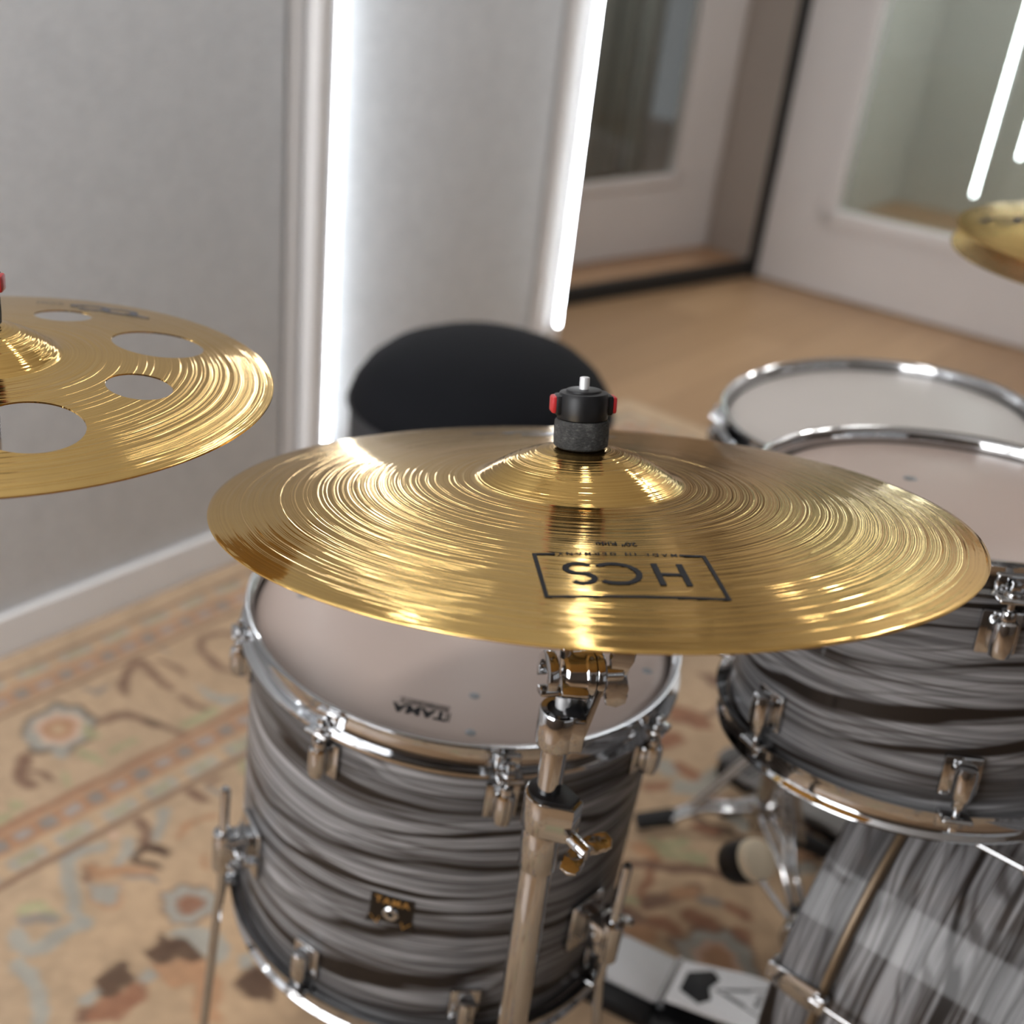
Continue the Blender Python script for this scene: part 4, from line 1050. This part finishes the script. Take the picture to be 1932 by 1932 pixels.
# snare stand: low tripod on the carpet, basket under the snare
sb_ = V((.640, 1.335, 0))
ss_ = thing('snare_stand', 'chrome tripod stand with black rubber feet between the floor tom and bass drum', 'stand', sb_, None, 'drum hardware on the carpet')
bm = BM(); cyl(bm, (0, 0, .05), (0, 0, .42), .0115, seg=28, bev=.001); cyl(bm, (0, 0, .37), (.02, .03, .50), .009, seg=20); part('tube', bm, MAT['chrome'], ss_)
bm = BM(); cyl(bm, (0, 0, .20), (0, 0, .235), .019, seg=28, bev=.003); box(bm, (.05, .018, .03), T(.018, 0, .218) @ RZ(.5), .004); part('collar', bm, MAT['chrome'], ss_)
bm = BM(); cyl(bm, (0, 0, .075), (0, 0, .105), .017, seg=28, bev=.003); part('brace_collar', bm, MAT['chrome'], ss_)
bm = BM(); bm2 = wing_bm(.018, .012); bm2.transform(frame((.026, -.022, .218), (.7, -.7, 0), (0, 0, 1))); me_ = bpy.data.meshes.new('x'); bm2.to_mesh(me_); bm.from_mesh(me_); bm2.free(); bpy.data.meshes.remove(me_); part('wing_screw', bm, MAT['chrome'], ss_)
for fx, fy in ((.485, 1.372), (.738, 1.325), (.660, 1.150)):
    d = V((fx, fy, 0)) - sb_; d.z = 0; L = d.length; u = d.normalized(); w_ = V((-u.y, u.x, 0))
    bm = BM()
    for s in (-1, 1): tube(bm, [V((0, 0, .088)) + w_ * .008 * s + u * .015, u * L * .55 + V((0, 0, .070)) + w_ * .008 * s, u * (L - .03) + V((0, 0, .036)) + w_ * .008 * s], .0048, 12)
    part('leg', bm, MAT['chrome'], ss_)
    bm = BM()
    for s in (-1, 1): tube(bm, [V((0, 0, .212)) + u * .012 + w_ * .006 * s, u * L * .60 + V((0, 0, .068)) + w_ * .006 * s], .004, 10)
    part('brace', bm, MAT['chrome'], ss_)
    bm = BM(); cyl(bm, u * (L - .045) + V((0, 0, .044)), u * (L + .008) + V((0, 0, .021)), .0135, .0125, seg=22, bev=.004); part('rubber_foot', bm, MAT['rubber'], ss_)
bsk = V((SN.x, SN.y, 0)) - sb_
for k in range(3):
    a = math.radians(100 + 120 * k); d = V((math.cos(a), math.sin(a), 0))
    bm = BM(); tube(bm, [bsk + V((0, 0, .50)), bsk + d * .14 + V((0, 0, .515)), bsk + d * .196 + V((0, 0, .53)), bsk + d * .20 + V((0, 0, .565))], .006, 12); part('basket_arm', bm, MAT['chrome'], ss_)
bm = BM(); cyl(bm, (.02, .03, .49), bsk + V((0, 0, .50)), .010, seg=20); part('basket_neck', bm, MAT['chrome'], ss_)

# kick pedal
kd = (Matrix.Rotation(math.radians(14), 3, 'Z') @ V((.694, -.720, 0))).normalized(); kw = V((-kd.y, kd.x, 0))
KP = V((.421, 1.089, .008))
kp = thing('kick_pedal', 'bass drum pedal with pale footboard, black base and round beater', 'pedal', KP, rotm((0, 0, 1), kd), 'drum hardware on the carpet')
# local: x toward the bass drum, y across, z up
bm = BM(); box(bm, (.225, .105, .012), T(.085, -.012, .006), .003); box(bm, (.09, .115, .020), T(-.01, -.010, .010), .004); part('base_plate', bm, MAT['black_plastic'], kp)
bm = BM(); box(bm, (.075, .080, .007), T(.0, 0, .0255), .002); part('heel_plate', bm, MAT['alu'], kp)
bm = BM(); cyl(bm, (.040, -.042, .026), (.040, .042, .026), .006, seg=18); part('hinge', bm, MAT['chrome'], kp)
tl = math.radians(-14); Mb = T(.046, 0, .030) @ RY(tl)
bm = BM()
outl = [(0, -.036), (.03, -.037), (.08, -.041), (.115, -.041), (.140, -.034), (.140, .034), (.115, .041), (.08, .041), (.03, .037), (0, .036)]
prism(bm, outl, .007, Mb, .0022)
fb = part('footboard', bm, MAT['alu_white'], kp)
bm = BM(); prism(bm, [(.012, -.016), (.040, -.030), (.052, -.018), (.044, 0), (.052, .018), (.040, .030), (.012, .016)], .0012, Mb @ T(0, 0, .0068), .0003); part('footboard_inset', bm, MAT['black_plastic'], fb, label='dark inset panel')
bm = BM()
zt = lambda x, y: Mb @ V((x, y, .0079))
lay(bm, strokes_quads([[(.052, 0), (.132, .032)], [(.052, 0), (.132, -.032)], arc(.052, 0, .084, .084, -22, 22, 10), [(.064, .003), (.092, .012)], [(.064, -.003), (.092, -.012)]], .0018), zt)
r90 = lambda s_, sz, ox: lay(bm, text_tris(s_, sz, .0002, 1.0), lambda x, y: zt(ox + y * -1, x))
r90('IRON', .009, .104); r90('COBRA', .011, .117)
part('lettering', bm, MAT['ink'], fb, False, label='dark printed fan mark')
px_ = .168
for s in (-1, 1):
    bm = BM(); box(bm, (.018, .012, .19), T(px_, s * .056, .103), .003); part('post', bm, MAT['chrome'], kp)
bm = BM(); cyl(bm, (px_, -.062, .19), (px_, .062, .19), .0065, seg=20); cyl(bm, (px_, -.014, .19), (px_, .014, .19), .022, seg=32, bev=.003); part('axle', bm, MAT['chrome'], kp)
KI = kp.matrix_world.inverted()
bpos = V((.534, 1.115, .200)); bl = KI @ bpos; hub = V((px_, 0, .19))
sh0 = hub; dirb = (bl - hub).normalized()
bm = BM(); cyl(bm, hub, hub + (bl - hub) * .96, .0037, seg=16); part('beater_shaft', bm, MAT['chrome'], kp)
bax = (V((.42, -.56, .70))).normalized(); bax = (KI.to_3x3() @ bax).normalized()
bm = BM(); lathe(bm, [(0, -.030), (.018, -.030), (.0245, -.026), (.0270, -.018), (.0270, .004), (.0255, .010), (0, .010)], 48, frame(bl, bax)); part('beater_head', bm, MAT['black_plastic'], kp, label='black beater body')
bm = BM(); lathe(bm, [(0, .0095), (.0245, .0095), (.0262, .011), (.0262, .018), (.0240, .0235), (.016, .027), (0, .0285)], 48, frame(bl, bax)); part('beater_felt', bm, MAT['felt_cream'], kp, label='cream felt striking face')

# ------------------------------------------------------------------ seat
TC = V((.233, 1.772, 0)); TZ = .545
th = thing('drum_throne', 'round black padded drum seat by the light tube at the wall end', 'stool', TC, None)
bm = BM(); R_ = .208
lathe(bm, [(0, TZ + .080), (.06, TZ + .078), (.115, TZ + .068), (.155, TZ + .051), (.183, TZ + .028), (.201, TZ + .002), (R_, TZ - .018), (R_ - .001, TZ - .026), (0, TZ - .026)], 96); part('seat_cushion', bm, MAT['throne'], th)
bm = BM(); torus(bm, R_ + .0005, .0028, T(0, 0, TZ - .027), 96, 8); part('piping', bm, MAT['throne_side'], th)
bm = BM(); lathe(bm, [(0, TZ - .028), (R_ - .003, TZ - .028), (R_ - .002, TZ - .034), (R_ - .003, TZ - .128), (R_ - .010, TZ - .134), (0, TZ - .134)], 96); part('side_band', bm, MAT['throne_side'], th, label='charcoal cloth side')
bm = BM(); cyl(bm, (0, 0, .10), (0, 0, TZ - .132), .0145, seg=28); cyl(bm, (0, 0, .25), (0, 0, .29), .024, seg=28, bev=.003); part('base_tube', bm, MAT['chrome'], th)
for k in range(3):
    a = math.radians(40 + 120 * k); d = V((math.cos(a), math.sin(a), 0))
    bm = BM(); tube(bm, [V((0, 0, .27)), d * .26 + V((0, 0, .036))], .009, 14); part('leg', bm, MAT['chrome'], th)
    bm = BM(); cyl(bm, d * .24 + V((0, 0, .045)), d * .272 + V((0, 0, .020)), .014, .012, seg=20, bev=.003); part('rubber_foot', bm, MAT['rubber'], th)

# ------------------------------------------------------------------ light, camera
w = bpy.data.worlds.new('World'); scene.world = w; w.use_nodes = True
w.node_tree.nodes['Background'].inputs[0].default_value = (.75, .77, .80, 1); w.node_tree.nodes['Background'].inputs[1].default_value = .2
cam = bpy.data.cameras.new('Camera'); co = bpy.data.objects.new('Camera', cam); C.objects.link(co); scene.camera = co
PPx, PPy, F = 620., 966., 2280.
VPx, VPy = 465., 5133.
nv = V((VPx - PPx, VPy - PPy)); dn = nv.length; vd = nv / dn; ud = V((vd.y, -vd.x)); thp = math.atan(F / dn)
Rw = V((1, 0, 0)); Fw = V((0, math.cos(thp), -math.sin(thp))); Uw = V((0, math.sin(thp), math.cos(thp)))
cx = Rw * ud.x - Uw * vd.x; cy = -(Rw * ud.y - Uw * vd.y)
M = Matrix((cx, cy, -Fw)).transposed().to_4x4(); M.translation = V((0, 0, H)); co.matrix_world = M
cam.sensor_fit = 'HORIZONTAL'; cam.sensor_width = 36; cam.lens = 36 * F / 1932
cam.shift_x = (966 - PPx) / 1932; cam.shift_y = 0
cam.clip_start = .02; cam.clip_end = 60
cam.dof.use_dof = True; cam.dof.focus_distance = .76; cam.dof.aperture_fstop = 4.0
vs_ = scene.view_settings; vs_.view_transform = 'Standard'; vs_.look = 'None'; vs_.gamma = 1; vs_.use_curve_mapping = False; vs_.exposure = 0.12
scene.cycles.use_denoising = True
scene.cycles.max_bounces = 10; scene.cycles.diffuse_bounces = 4; scene.cycles.glossy_bounces = 5; scene.cycles.transparent_max_bounces = 12
scene.cycles.sample_clamp_indirect = 6.0; scene.cycles.caustics_reflective = False; scene.cycles.caustics_refractive = False
